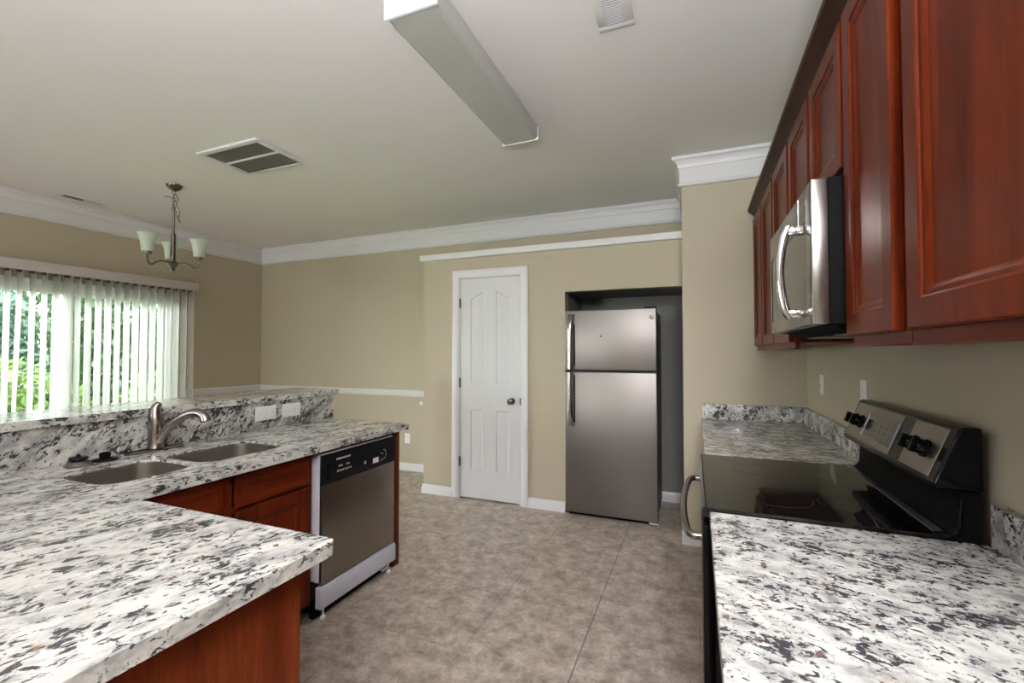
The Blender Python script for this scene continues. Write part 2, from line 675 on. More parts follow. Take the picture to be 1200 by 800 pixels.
# ------------------------------------------------------------------ dimensions
CEIL = 2.815
XL, XR = -5.59, 0.685          # window wall, range wall
YB, YR = 4.475, -4.0          # far wall, wall behind the camera
YP = 3.83                      # front of the pantry box
XP = -2.51                     # left side of the pantry box
YS, XS = 3.53, -0.09           # stub wall at the end of the range run
ZL = 2.30                      # top of the pantry box
T = 0.12
CT, CB = 0.914, 0.878          # granite top and underside

# ------------------------------------------------------------------ room shell
struct('floor', MB().box(XL - T, XR + T, YR - T, YB + T, -0.08, 0), M['floor'], label='taupe stone-look vinyl tile floor', cat='floor')
struct('ceiling', MB().box(XL - T, XR + T, YR - T, YB + T, CEIL, CEIL + 0.1), M['ceiling'], label='smooth off-white painted ceiling', cat='ceiling')
# window wall with the sliding door opening
DY0, DY1, DZ = 1.46, 3.38, 2.06
w = MB()
w.box(XL - T, XL, YR - T, DY0, 0, CEIL)
w.box(XL - T, XL, DY1, YB + T, 0, CEIL)
w.box(XL - T, XL, DY0, DY1, DZ, CEIL)
struct('wall_left', w, M['wall'], label='beige wall around the sliding glass door', cat='wall')
struct('wall_back', MB().box(XL, XR + T, YB, YB + T, 0, CEIL), M['wall'], label='beige far wall of the dining area', cat='wall')
struct('wall_right', MB().box(XR, XR + T, YR - T, YB, 0, CEIL), M['wall'], label='beige wall behind the range', cat='wall')
WX0, WX1, WZ0, WZ1 = -5.0, -3.0, 0.92, 2.1  # added window, out of view, for daylight and reflections in the steel
w = MB()
w.box(XL, WX0, YR - T, YR, 0, CEIL)
w.box(WX1, XR, YR - T, YR, 0, CEIL)
w.box(WX0, WX1, YR - T, YR, 0, WZ0)
w.box(WX0, WX1, YR - T, YR, WZ1, CEIL)
struct('wall_rear', w, M['wall'], label='beige wall behind the camera', cat='wall')
win = struct('added_window_1', MB().box(WX0, WX1, YR - 0.09, YR - 0.03, WZ0, WZ0 + 0.05).box(WX0, WX1, YR - 0.09, YR - 0.03, WZ1 - 0.05, WZ1)
             .box(WX0, WX0 + 0.05, YR - 0.09, YR - 0.03, WZ0 + .05, WZ1 - .05).box(WX1 - 0.05, WX1, YR - 0.09, YR - 0.03, WZ0 + .05, WZ1 - .05)
             .box((WX0 + WX1) / 2 - .025, (WX0 + WX1) / 2 + .025, YR - 0.09, YR - 0.03, WZ0 + .05, WZ1 - .05), M['vinyl'], label='added white window behind the camera, out of view', cat='window')
obj('added_window_pane', MB().box(WX0 + .05, WX1 - .05, YR - 0.064, YR - 0.058, WZ0 + .05, WZ1 - .05), M['glass'], win)

# stub wall (a solid chase at the end of the range run)
struct('wall_stub', MB().box(XS, XR, YS, YB, 0, CEIL), M['stub'], label='beige stub wall at the far end of the range counter', cat='wall')

# pantry box with the door opening and the refrigerator niche
PDX0, PDX1, PDZ = -2.118, -1.472, 2.108
NX0, NZ = -1.062, 1.918
w = MB()
w.box(XP, PDX0, YP, YP + 0.11, 0, ZL)
w.box(PDX0, PDX1, YP, YP + 0.11, PDZ, ZL)
w.box(PDX1, NX0, YP, YP + 0.11, 0, ZL)
w.box(NX0, XS, YP, YP + 0.11, NZ, ZL)
w.box(XP, XP + 0.11, YP + 0.11, YB, 0, ZL)
w.box(XP + .11, XS, YP + 0.11, YB, ZL - 0.06, ZL)
struct('wall_pantry', w, M['wall'], label='beige box wall around the pantry and refrigerator niche', cat='wall')
w = MB()
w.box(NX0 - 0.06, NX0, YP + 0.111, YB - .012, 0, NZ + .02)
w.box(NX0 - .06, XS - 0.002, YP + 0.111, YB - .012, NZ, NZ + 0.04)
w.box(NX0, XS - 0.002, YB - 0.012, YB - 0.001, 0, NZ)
struct('wall_niche', w, M['niche'], label='dark grey lining of the refrigerator niche', cat='wall')

# crown moulding, chair rail, ledge cap, baseboards
CR = [(0, 2.605), (.02, 2.605), (.025, 2.613), (.021, 2.626), (.013, 2.632), (.013, 2.735), (.022, 2.741), (.024, 2.750), (.030, 2.768), (.046, 2.785),
      (.052, 2.790), (.062, 2.793), (.062, CEIL - .001), (0, CEIL - .001)]
g = 0.0008
struct('trim_1', MB().sweep([(XL + g, YB - g), (XL + g, YR + g)][::1], CR), M['trim'], label='white crown moulding above the sliding door', cat='trim')
struct('trim_2', MB().sweep([(XS - .0015, YB - g), (XL + g, YB - g)], CR), M['trim'], label='white crown moulding along the far dining wall', cat='trim')
struct('trim_3', MB().sweep([(XR - g, YR + g), (XR - g, YS - g), (XS - g, YS - g), (XS - g, YB - .0015)], CR), M['trim'], label='white crown moulding on the stub wall', cat='trim')
RAIL = [(0, .868), (.012, .868), (.016, .884), (.022, .892), (.022, .908), (.028, .918), (.028, .936), (.018, .944), (0, .944)]
struct('trim_4', MB().sweep([(XP - g, YB - g), (XL + g, YB - g), (XL + g, DY1 + .06)], RAIL), M['trim'], label='white chair rail on the dining walls', cat='trim')
CAP = [(0, 2.292), (.030, 2.292), (.034, 2.297), (.034, 2.346), (.030, 2.350), (0, 2.350)]
m_ = MB().sweep([(XS - g, YP - g), (XP - g, YP - g), (XP - g, YB - g)], CAP[::1])
m_.box(XP, XS - g, YP, YB - .003, ZL + .001, 2.349)
struct('trim_5', m_, M['trim'], label='white ledge cap on top of the pantry box', cat='trim')
BASE = [(0, 0.001), (.016, 0.001), (.016, .066), (.010, .080), (.006, .09), (0, .09)]
CAS = 0.066
bb = [([(XP - g, YB - g), (XL + g, YB - g), (XL + g, DY1 + .01)], 'white baseboard below the dining wall outlet'),
      ([(PDX0 - CAS - .002, YP - g), (XP - g, YP - g), (XP - g, YB - .02)], 'short white baseboard left of the pantry door'),
      ([(NX0 - .001, YP - g), (PDX1 + CAS + .002, YP - g)], 'short white baseboard between pantry door and refrigerator'),
      ([(XS - .004, YB - .013), (NX0 + .002, YB - .013)], 'white baseboard at the back of the niche'),
      ([(0.06, YS - g), (XS - g, YS - g), (XS - g, YB - .04)], 'white baseboard at the foot of the stub wall')]
for k, (pth, lab) in enumerate(bb):
    struct('baseboard_' + ('back', 'pantry', 'middle', 'niche', 'stub')[k], MB().sweep(pth, BASE), M['trim'], label=lab, cat='baseboard')

# spring door stop on the pantry baseboard corner
t = thing('door_stop', 'small metal spring door stop on the pantry corner baseboard', 'door stop', (XP - .017, 3.86, 0.055))
m_ = MB().tube([(XP - .0175, 3.86, .055), (XP - .065, 3.86, .055)], .005, 10)
for k in range(7):
    x = XP - .022 - k * .006
    m_.lathe([(.005, -.001), (.008, 0), (.005, .001)], (x, 3.86, .055), 'X', 12)
obj('spring', m_, M['nickel'], t)
obj('rubber_tip', MB().lathe([(.006, -.006), (.008, 0), (.006, .006)], (XP - .07, 3.86, .055), 'X', 12), M['white_plastic'], t)
t = obj('wall_bumper', MB().lathe([(.022, 0.0), (.022, .006), (.015, .014), (.004, .018)], (-2.958, YB - .0195, .795), 'Y', 20), M['white_plastic'])
tag(t, 'tiny round white wall bumper below the chair rail', 'bumper')

# ------------------------------------------------------------------ pantry door
frame = MB()
z1 = PDZ + CAS
prof = [(0, 0), (CAS, 0), (CAS, -.012), (CAS - .012, -.018), (.014, -.014), (0, -.008)]
# casing: three mitred boards around the opening
def casing(mb):
    rings = []
    for cx, cz, sx, sz in ((PDX0, 0.001, -1, 0), (PDX0, PDZ, -1, 1), (PDX1, PDZ, 1, 1), (PDX1, 0.001, 1, 0)):
        rings.append([(cx + sx * a, YP - g + b, cz + sz * a) for a, b in prof])
    mb.loft(rings)
casing(frame)
frame.box(PDX0, PDX0 + .012, YP - .002, YP + .11, 0.001, PDZ)
frame.box(PDX1 - .012, PDX1, YP - .002, YP + .11, 0.001, PDZ)
frame.box(PDX0 + .012, PDX1 - .012, YP - .002, YP + .11, PDZ - .012, PDZ)
door1 = struct('door_1', frame, M['trim'], label='white four-panel pantry door with arched upper panels and round knob', cat='door')
DX0, DX1, DZ0, DZ1 = PDX0 + .015, PDX1 - .016, .014, PDZ - .016
YD = YP + .004
m_ = MB()


def door_panels():
    pans = []
    cx = (DX0 + DX1) / 2
    a0, a1 = cx - .197, cx - .067
    for x0, x1, side in ((a0, a1, 1), (2 * cx - a1, 2 * cx - a0, -1)):
        # arched upper panel, tall towards the middle of the door
        top = []
        for i in range(9):
            q = i / 8
            x = x1 + (x0 - x1) * q if side == 1 else x1 + (x0 - x1) * q
            s_ = (1 - q) if side == 1 else q
            top.append((x, 1.902 + .056 * (3 * s_ * s_ - 2 * s_ ** 3)))
        pans.append([(x0, 1.09), (x1, 1.09)] + top)
        pans.append([(x0, .272), (x1, .272), (x1, .842), (x0, .842)])
    return pans


def shrink(poly, dd):
    cx = sum(p[0] for p in poly) / len(poly)
    x0, x1 = min(p[0] for p in poly), max(p[0] for p in poly)
    z0, zt = min(p[1] for p in poly), max(p[1] for p in poly)
    hx = (x1 - x0) / 2
    mx, mz, hz = (x0 + x1) / 2, (z0 + zt) / 2, (zt - z0) / 2
    return [(mx + (p[0] - mx) * (hx - dd) / hx, mz + (p[1] - mz) * (hz - dd) / hz) for p in poly]


pans = door_panels()
polys = [[Vector((DX0, DZ0, 0)), Vector((DX1, DZ0, 0)), Vector((DX1, DZ1, 0)), Vector((DX0, DZ1, 0))]] + [[Vector((x, z, 0)) for x, z in p] for p in pans]
flat = [p for q in polys for p in q]
vs = [m_.bm.verts.new((p.x, YD, p.y)) for p in flat]
for a, b, c in tessellate_polygon(polys):
    m_.bm.faces.new((vs[a], vs[b], vs[c]))
k0 = 4
for p in pans:
    rings = [[(x, YD, z) for x, z in p], [(x, YD + .0055, z) for x, z in shrink(p, .008)], [(x, YD + .0055, z) for x, z in shrink(p, .015)],
             [(x, YD + .0015, z) for x, z in shrink(p, .032)]]
    m_.loft(rings, cap=False)
    m_.bm.faces.new([m_.bm.verts.new(q) for q in rings[-1]])
bk = [m_.bm.verts.new((x, YD + .034, z)) for x, z in ((DX0, DZ0), (DX1, DZ0), (DX1, DZ1), (DX0, DZ1))]
m_.bm.faces.new(bk)
for i in range(4):
    j = (i + 1) % 4
    m_.bm.faces.new((vs[i], vs[j], bk[j], bk[i]))
obj('door_leaf', m_, M['door'], door1, smooth=25)
for z in (1.86, 1.097, .349):
    obj('hinge', MB().tube([(PDX0 + .013, YP - .006, z - .045), (PDX0 + .013, YP - .006, z + .045)], .0075, 10)
        .box(PDX0 + .004, PDX0 + .022, YP - .0015, YP + .002, z - .043, z + .043), M['nickel_dark'], door1)
kx, kz = -1.567, .94
obj('door_knob', MB().lathe([(.031, 0), (.031, -.004), (.026, -.010), (.011, -.013), (.011, -.030), (.022, -.036), (.028, -.048), (.026, -.060), (.016, -.067), (.002, -.069)],
                            (kx, YD, kz), 'Y', 28), M['nickel_dark'], door1, label='round nickel door knob')
obj('strike_plate', MB().box(PDX1 - .0155, PDX1 - .002, YP - .004, YP - .001, kz - .032, kz + .032), M['nickel_dark'], door1)

# ------------------------------------------------------------------ sliding glass door and what is outside
fr = MB()
X0, X1 = XL - .10, XL - .01
fr.box(X0, X1, DY0, DY0 + .045, 0.001, DZ)
fr.box(X0, X1, DY1 - .045, DY1, 0.001, DZ)
fr.box(X0, X1, DY0 + .045, DY1 - .045, DZ - .05, DZ)
fr.box(X0, X1, DY0 + .045, DY1 - .045, 0.001, .035)
door2 = struct('door_2', fr, M['vinyl'], label='white framed sliding glass patio door', cat='door')
ym = 2.40


def sash(y0, y1, x, sw):
    s_ = MB()
    s_.box(x - .018, x + .018, y0, y0 + sw, .036, DZ - .051, .003)
    s_.box(x - .018, x + .018, y1 - sw, y1, .036, DZ - .051, .003)
    s_.box(x - .018, x + .018, y0 + sw, y1 - sw, .036, .036 + .10, .003)
    s_.box(x - .018, x + .018, y0 + sw, y1 - sw, DZ - .051 - .07, DZ - .051, .003)
    o = obj('sash', s_, M['vinyl'], door2)
    obj('glass_pane', MB().box(x - .004, x + .004, y0 + sw - .004, y1 - sw + .004, .13, DZ - .118), M['glass'], o)
    return o


s1 = sash(DY0 + .046, ym + .04, X1 - .024, .075)
s2 = sash(ym - .04, DY1 - .046, X0 + .024, .075)
obj('pull_handle', MB().tube(spline([(X1 - .006, ym, .87), (X1 + .03, ym, .90), (X1 + .034, ym, .98), (X1 + .03, ym, 1.06), (X1 - .006, ym, 1.09)], 5), .010, 10), M['vinyl'], s1)

grd = struct('ground', MB().box(-18, XL - T - .002, -6, 12, -0.30, -0.12), M['grass'], label='grass outside the sliding door', cat='ground')


def leaf_cloud(blobs, count, size, seed):
    rnd = random.Random(seed)
    m = MB()
    for _ in range(count):
        bx, by, bz, r, rz = rnd.choice(blobs)
        while True:
            p = Vector((rnd.uniform(-1, 1), rnd.uniform(-1, 1), rnd.uniform(-1, 1)))
            if .35 < p.length < 1:
                break
        c = Vector((bx + p.x * r, by + p.y * r, max(bz + p.z * rz, -.05)))
        s_ = size * rnd.uniform(.6, 1.4)
        R = Euler((rnd.uniform(-1.2, 1.2), rnd.uniform(-1.2, 1.2), rnd.uniform(0, 6.28))).to_matrix()
        q = [c + R @ Vector(v) * s_ for v in ((-1, 0, 0), (-.2, -.42, .10), (1, 0, -.06), (-.2, .42, .10))]
        vv = [m.bm.verts.new(x) for x in q]
        m.bm.faces.new((vv[0], vv[1], vv[2]))
        m.bm.faces.new((vv[0], vv[2], vv[3]))
    return m


def plant(name, label, cat, x, y, blobs, count, size, mat, seed, h):
    t = thing(name, label, cat, (x, y, -.12), 'greenery outside the sliding door')
    obj('foliage', leaf_cloud(blobs, count, size, seed), mat, t, smooth=0)
    tr = MB()
    rnd = random.Random(seed + 1)
    tr.tube([(x, y, -.12), (x + .04, y - .03, h * .4), (x - .02, y + .03, h * .8)], [.07, .055, .03], 8)
    for k in range(4):
        a = rnd.uniform(0, 6.28)
        tr.tube([(x + .02, y, h * (.25 + .1 * k)), (x + .35 * math.cos(a), y + .35 * math.sin(a), h * (.5 + .1 * k))], [.03, .012], 6)
    obj('trunk', tr, M['bark'], t)


plant('tree', 'dark blue-green tree at the left end of the sliding door', 'tree', -9.3, 2.75, [(-9.3, 2.7, 1.5, .9, 1.3), (-9.3, 2.9, 1.0, .85, 1.0), (-9.3, 2.7, 1.9, .8, .8)], 4200, .085, M['leaf_b'], 1, 2.2)
plant('tree', 'mid-green leafy tree seen through the middle of the blinds', 'tree', -9.5, 4.6, [(-9.5, 4.6, 1.5, .85, 1.3), (-9.5, 4.55, 1.0, .8, 1.0), (-9.5, 4.7, 1.9, .8, .85)], 4200, .085, M['leaf_a'], 2, 2.2)
plant('tree', 'green tree seen through the right-hand blind gaps', 'tree', -9.6, 6.5, [(-9.6, 6.4, 1.5, .9, 1.3), (-9.6, 6.6, 1.1, .9, 1.1)], 4200, .085, M['leaf_b'], 3, 2.2)
plant('bush', 'bright yellow-green bush low outside the left blinds', 'bush', -7.8, 2.9, [(-7.8, 2.8, .75, .45, .62), (-7.8, 3.2, .55, .4, .5)], 1800, .07, M['leaf_c'], 4, .9)
plant('bush', 'yellow-green bush outside the right half of the sliding door', 'bush', -7.8, 4.4, [(-7.8, 4.4, .5, .5, .6), (-7.8, 4.8, .35, .45, .5)], 1600, .07, M['leaf_c'], 5, .8)
plant('tree', 'large pale green tree farthest from the sliding door', 'tree', -13.2, 5.0, [(-13.2, 3.0, 1.9, 1.9, 2.1), (-13.2, 5.2, 2.0, 2.0, 2.2), (-13.2, 7.6, 1.9, 1.9, 2.1)], 9500, .14, M['leaf_a'], 6, 2.8)

# ------------------------------------------------------------------ vertical blinds
XB = XL + .095
t = thing('vertical_blind', 'white vertical blinds half open across the sliding glass door', 'blinds', (XB, 2.45, 0.02))
m_ = MB()
VY0, VY1, VZ0, VZ1 = 1.36, 3.515, 2.108, 2.198
m_.box(XB + .055, XB + .063, VY0, VY1, VZ0, VZ1, .002)
m_.box(XL + .001, XB + .055, VY0, VY0 + .008, VZ0, VZ1)
m_.box(XL + .001, XB + .055, VY1 - .008, VY1, VZ0, VZ1)
m_.box(XL + .001, XB + .055, VY0 + .008, VY1 - .008, VZ1 - .008, VZ1)
obj('valance', m_, M['valance'], t, label='plain off-white valance board')
obj('head_rail', MB().box(XB - .022, XB + .022, VY0 + .012, VY1 - .012, VZ0 + .018, VZ0 + .055, .003), M['vinyl'], t)
rnd = random.Random(11)
ns = 26
for k in range(ns):
    y = VY1 - .045 - k * .0805
    ang = math.radians(-8.5 + rnd.uniform(-4.5, 4.5))
    tw = 0.0
    lean = 0.0
    if k in (6, 7, 8):
        ang += math.radians(-8 + 4 * (k - 6))
    if k in (14,):
        ang += math.radians(-26)
    if k == 18:
        lean, tw = -.035, math.radians(18)
    rings = []
    for j in range(9):
        q = j / 8
        z = VZ0 + .008 - q * (VZ0 + .008 - .04)
        a = ang + tw * q
        row = []
        for i in range(7):
            w_ = -.0445 + .089 * i / 6
            bow = .0055 * (1 - (w_ / .0445) ** 2)
            x = XB + w_ * math.cos(a) + bow * math.sin(a)
            yy = y + lean * q - w_ * math.sin(a) + bow * math.cos(a)
            row.append((x, yy, z))
        rings.append(row)
    sm = MB()
    sm.loft(rings, cap=False, closed=False)
    o = obj('slat', sm, M['slat'], t)
    md = o.modifiers.new('thickness', 'SOLIDIFY')
    md.thickness = .0008
    obj('carrier_clip', MB().box(XB - .015, XB + .015, y - .004 - .018, y + .018 - .004, VZ0 - .014, VZ0 + .002, .002).box(XB - .005, XB + .005, y - .008, y + .004, VZ0 + .002, VZ0 + .018), M['clip'], t)

# ------------------------------------------------------------------ wall plates


def plate(name, label, cat, c, normal, horizontal=False, style='duplex', w_=.072, h_=.118, group=None):
    """wall plate centred at c on a wall with outward normal along x or y"""
    ax, sg = normal
    if horizontal:
        w_, h_ = h_, w_
    t = thing(name, label, cat, c, group)
    def B(mb, a0, a1, z0, z1, d0, d1, bev=0):
        if ax == 'X':
            mb.box(c[0] + sg * d0, c[0] + sg * d1, c[1] + a0, c[1] + a1, c[2] + z0, c[2] + z1, bev)
        else:
            mb.box(c[0] + a0, c[0] + a1, c[1] + sg * d0, c[1] + sg * d1, c[2] + z0, c[2] + z1, bev)
        return mb
    obj('cover_plate', B(MB(), -w_ / 2, w_ / 2, -h_ / 2, h_ / 2, .0008, .006, .0016), M['white_plastic'], t)
    k = 1 if horizontal else 0
    def R(mb, a, z, wa, hz, d0, d1, bev=0):
        if k:
            a, z, wa, hz = z, a, hz, wa
        return B(mb, a - wa / 2, a + wa / 2, z - hz / 2, z + hz / 2, d0, d1, bev)
    if style == 'duplex':
        for s_ in (-1, 1):
            r = obj('receptacle', R(MB(), 0, s_ * .0195, .033, .028, .0062, .0078, .001), M['white_plastic'], t)
            q = MB()
            R(q, -.007, s_ * .0195 + .003, .0025, .008, .0079, .0084)
            R(q, .007, s_ * .0195 + .003, .0025, .007, .0079, .0084)
            R(q, 0, s_ * .0195 - .008, .004, .004, .0079, .0084)
            obj('slots', q, M['outlet_dark'], r)
    elif style == 'rocker':
        r = obj('rocker', R(MB(), 0, 0, .033, .066, .0062, .0085, .001), M['white_plastic'], t)
        obj('groove', R(MB(), 0, 0, .030, .0015, .0086, .0089), M['outlet_dark'], r)
    elif style == 'toggle':
        obj('toggle', R(MB(), 0, .004, .010, .022, .0062, .016, .002), M['white_plastic'], t)
    for s_ in (-1, 1):
        obj('screw', R(MB(), 0, s_ * .048, .005, .005, .0061, .0070), M['outlet_dark'], t)
    return t


plate('wall_outlet', 'white duplex outlet low on the far dining wall', 'outlet', (-3.155, YB, .375), ('Y', -1))
plate('light_switch', 'white switch plate on the range wall nearest the corner', 'switch', (XR, 3.14, 1.195), ('X', -1), style='toggle')
plate('wall_outlet', 'white outlet plate on the wall above the range backguard', 'outlet', (XR, 2.43, 1.205), ('X', -1))

# ------------------------------------------------------------------ ceiling fittings
# long fluorescent fixture
LX0, LX1, LY0, LY1, LZ = -1.152, -.912, 1.458, 2.672, 2.728
t = thing('ceiling_light', 'long rectangular fluorescent ceiling light, switched off', 'ceiling light', (-1.03, 2.06, CEIL - .001))
obj('housing', MB().box(LX0 + .03, LX1 - .03, LY0 + .02, LY1 - .02, LZ + .05, CEIL - .001), M['vinyl'], t)
pr = [(LX0, CEIL - .004), (LX0, LZ + .022), (LX0 + .006, LZ + .007), (LX0 + .02, LZ), (LX1 - .02, LZ), (LX1 - .006, LZ + .007), (LX1, LZ + .022), (LX1, CEIL - .004),
      (LX1 - .004, CEIL - .004), (LX1 - .004, LZ + .024), (LX1 - .02, LZ + .004), (LX0 + .02, LZ + .004), (LX0 + .004, LZ + .024), (LX0 + .004, CEIL - .004)]
obj('lens', MB().prism(pr, 'Y', LY0 + .014, LY1 - .014), M['lens'], t, smooth=25, label='greenish ribbed acrylic lens')
for y0, y1 in ((LY0, LY0 + .014), (LY1 - .014, LY1)):
    obj('end_cap', MB().box(LX0 - .003, LX1 + .003, y0, y1, LZ - .003, CEIL - .001, .002), M['vinyl'], t)

# return air grille
VX0, VX1, VY_0, VY_1 = -3.295, -2.690, 2.092, 2.505
t = thing('return_vent', 'square white return air vent with two grey filter panels', 'vent', ((VX0 + VX1) / 2, (VY_0 + VY_1) / 2, CEIL - .001))
vm = (VY_0 + VY_1) / 2
m_ = MB()
zc0, zc1 = CEIL - .018, CEIL - .001
m_.box(VX0, VX1, VY_0, VY_0 + .04, zc0, zc1, .003)
m_.box(VX0, VX1, VY_1 - .03, VY_1, zc0, zc1, .003)
m_.box(VX0, VX0 + .035, VY_0 + .04, VY_1 - .03, zc0, zc1, .003)
m_.box(VX1 - .035, VX1, VY_0 + .04, VY_1 - .03, zc0, zc1, .003)
m_.box(VX0 + .035, VX1 - .035, vm - .010, vm + .008, zc0 + .002, zc1)
obj('frame', m_, M['trim'], t)
obj('filter_panel', MB().box(VX0 + .035, VX1 - .035, VY_0 + .04, vm - .010, zc1 - .008, zc1 - .001), M['grille'], t, label='grey louvred filter panel')
obj('filter_panel', MB().box(VX0 + .035, VX1 - .035, vm + .008, VY_1 - .03, zc1 - .008, zc1 - .001), M['grille'], t, label='grey louvred filter panel')


def register(name, label, x0, x1, y0, y1, bx, by, nl, split):
    t = thing(name, label, 'vent', ((x0 + x1) / 2, (y0 + y1) / 2, CEIL - .001))
    z0, z1_ = CEIL - .007, CEIL - .001
    m = MB().box(x0, x1, y0, y0 + by, z0, z1_, .0008).box(x0, x1, y1 - by, y1, z0, z1_, .0008)
    m.box(x0, x0 + bx, y0 + by, y1 - by, z0, z1_, .0008).box(x1 - bx, x1, y0 + by, y1 - by, z0, z1_, .0008)
    obj('frame', m, M['vent_white'], t)
    obj('duct', MB().box(x0 + bx, x1 - bx, y0 + by, y1 - by, z1_ - .0012, z1_ - .0004), M['dark_void'], t)
    for k in range(nl):
        q = (k + .5) / nl
        pitch = (y1 - y0 - 2 * by) / nl
        yc = y0 + by + pitch * (k + .5)
        hw, dz = (pitch * .10, .0012) if q < split else (pitch * .35, -.0003)
        m2 = MB()
        zc = CEIL - .0050
        m2.loft([[(xx, yc - hw, zc - dz), (xx, yc + hw, zc + dz), (xx, yc + hw, zc + .0006 + dz), (xx, yc - hw, zc + .0006 - dz)] for xx in (x0 + bx, x1 - bx)])
        obj('louvre', m2, M['trim'], t)
    return t


register('supply_vent', 'small white ceiling register above the blinds', -5.375, -5.245, 2.185, 2.545, .026, .026, 12, .46)
register('supply_vent', 'white louvred ceiling register nearest the camera', -.383, -.232, 1.655, 1.978, .038, .030, 20, .42)

# chandelier
cx, cy = -4.12, 2.445
n_ = Vector((-4.12, 2.445, 0)).normalized()
sd = Vector((n_.y, -n_.x, 0))
t = thing('chandelier', 'three-arm nickel chandelier with pale bell glass shades', 'chandelier', (cx, cy, CEIL - .001))
obj('canopy', MB().lathe([(.002, -.052), (.014, -.05), (.03, -.043), (.05, -.024), (.058, -.010), (.060, -.001)], (cx, cy, CEIL), 'Z', 32), M['nickel_dark'], t)
ch = MB()
for k in range(5):
    zc = 2.752 - k * .031
    a = 0 if k % 2 else math.pi / 2
    lp = [(cx + .011 * math.cos(q) * math.cos(a), cy + .011 * math.cos(q) * math.sin(a), zc + .021 * math.sin(q)) for q in [2 * math.pi * i / 14 for i in range(15)]]
    ch.tube(lp, .0032, 6)
obj('chain', ch, M['nickel_dark'], t)
wp = [(cx + .004, cy, 2.76), tuple(Vector((cx, cy, 2.70)) + sd * .028), tuple(Vector((cx, cy, 2.65)) + sd * .018), tuple(Vector((cx, cy, 2.59)) + sd * .040),
      tuple(Vector((cx, cy, 2.54)) + sd * .034), tuple(Vector((cx, cy, 2.50)) + sd * .046), tuple(Vector((cx, cy, 2.53)) + sd * .030), tuple(Vector((cx, cy, 2.60)) + sd * .020)]
obj('wire', MB().tube(spline(wp, 6), .0045, 8).tube(spline([(cx, cy, 2.695), tuple(Vector((cx, cy, 2.708)) - sd * .03), tuple(Vector((cx, cy, 2.706)) - sd * .065)], 5), .003, 6), M['nickel_dark'], t)
obj('stem', MB().lathe([(.004, 2.632), (.012, 2.625), (.013, 2.60), (.010, 2.592), (.010, 2.405), (.018, 2.395), (.019, 2.16), (.014, 2.15)], (cx, cy, 0), 'Z', 20), M['nickel_dark'], t)
obj('hub', MB().lathe([(.016, 2.165), (.038, 2.155), (.043, 2.14), (.036, 2.125), (.024, 2.112), (.018, 2.098), (.020, 2.092)], (cx, cy, 0), 'Z', 24), M['nickel_dark'], t)
obj('finial', MB().lathe([(.012, 2.097), (.017, 2.086), (.012, 2.074), (.004, 2.066), (.001, 2.060)], (cx, cy, 0), 'Z', 16), M['nickel'], t)
for a in (90 + 4, 210 + 4, 330 + 4):
    dv = sd * math.cos(math.radians(a)) + n_ * math.sin(math.radians(a))
    P_ = lambda r, z: tuple(Vector((cx, cy, z)) + dv * r)
    am = obj('arm', MB().tube(spline([P_(.03, 2.142), P_(.09, 2.148), P_(.135, 2.128), P_(.165, 2.106), P_(.192, 2.118), P_(.2, 2.16), P_(.2, 2.185)], 6), .0072, 10)
             .lathe([(.008, 2.178), (.026, 2.184), (.030, 2.194), (.030, 2.203), (.01, 2.204)], P_(.2, 0), 'Z', 20), M['nickel_dark'], t)
    obj('shade', MB().lathe([(.012, 2.205), (.038, 2.206), (.042, 2.214), (.045, 2.25), (.050, 2.29), (.060, 2.325), (.074, 2.350), (.070, 2.350), (.056, 2.325), (.046, 2.29), (.041, 2.25), (.037, 2.216), (.012, 2.210)],
                            P_(.2, 0), 'Z', 28), M['shade'], am, label='pale green-white bell glass shade')

# ------------------------------------------------------------------ peninsula: half wall, granite, sink
XBS = -2.468                    # face of the granite backsplash
YE = 2.53                       # far end of the sink run
XF = -1.768                     # front edge of the sink run
PX, PY = -.845, .898            # end edge and front edge of the peninsula
YN = -.30
struct('wall_half', MB().box(XBS - .185, XBS - .03, YN, 2.565, 0.001, 1.079), M['wall'], label='beige half wall carrying the raised granite bar', cat='wall')
bs = obj('granite_backsplash', MB().box(XBS - .029, XBS, YN, 2.575, CT + .001, 1.0795, .002), M['granite_splash'])
tag(bs, 'tall granite backsplash between the sink counter and raised bar', 'backsplash')
bp = obj('granite_bar_top', MB().slab(rrect(-2.865, -2.452, YN, 2.622, .02), [], 1.080, 1.115), M['granite_left'], bevel=.006)
tag(bp, 'raised granite bar top in front of the blinds', 'bar top')


H1 = rrect(-2.255, -1.925, .935, 1.262, .085, 8)
H2 = rrect(-2.255, -1.925, 1.292, 1.705, .085, 8)
out = [(XBS - .002, YN), (PX, YN)] + arc((PX - .02, PY - .02), .02, 0, 90, 5) + [(XF + .012, PY)] + arc((XF + .012, PY + .012), .012, -90, -180, 4) + arc((XF - .015, YE - .015), .015, 0, 90, 4) + [(XBS - .002, YE)]
ct = obj('granite_countertop', MB().slab(out, [H1, H2], CB, CT), M['granite_left'], bevel=.005)
tag(ct, 'L-shaped speckled granite countertop with the double sink, left side', 'countertop')

# double bowl undermount sink
t = thing('sink', 'stainless double-bowl undermount sink in the left counter', 'sink', (-2.09, 1.32, .66))


def rr_ring(x0, x1, y0, y1, r_, z):
    return [(x, y, z) for x, y in rrect(x0, x1, y0, y1, r_, 8)]


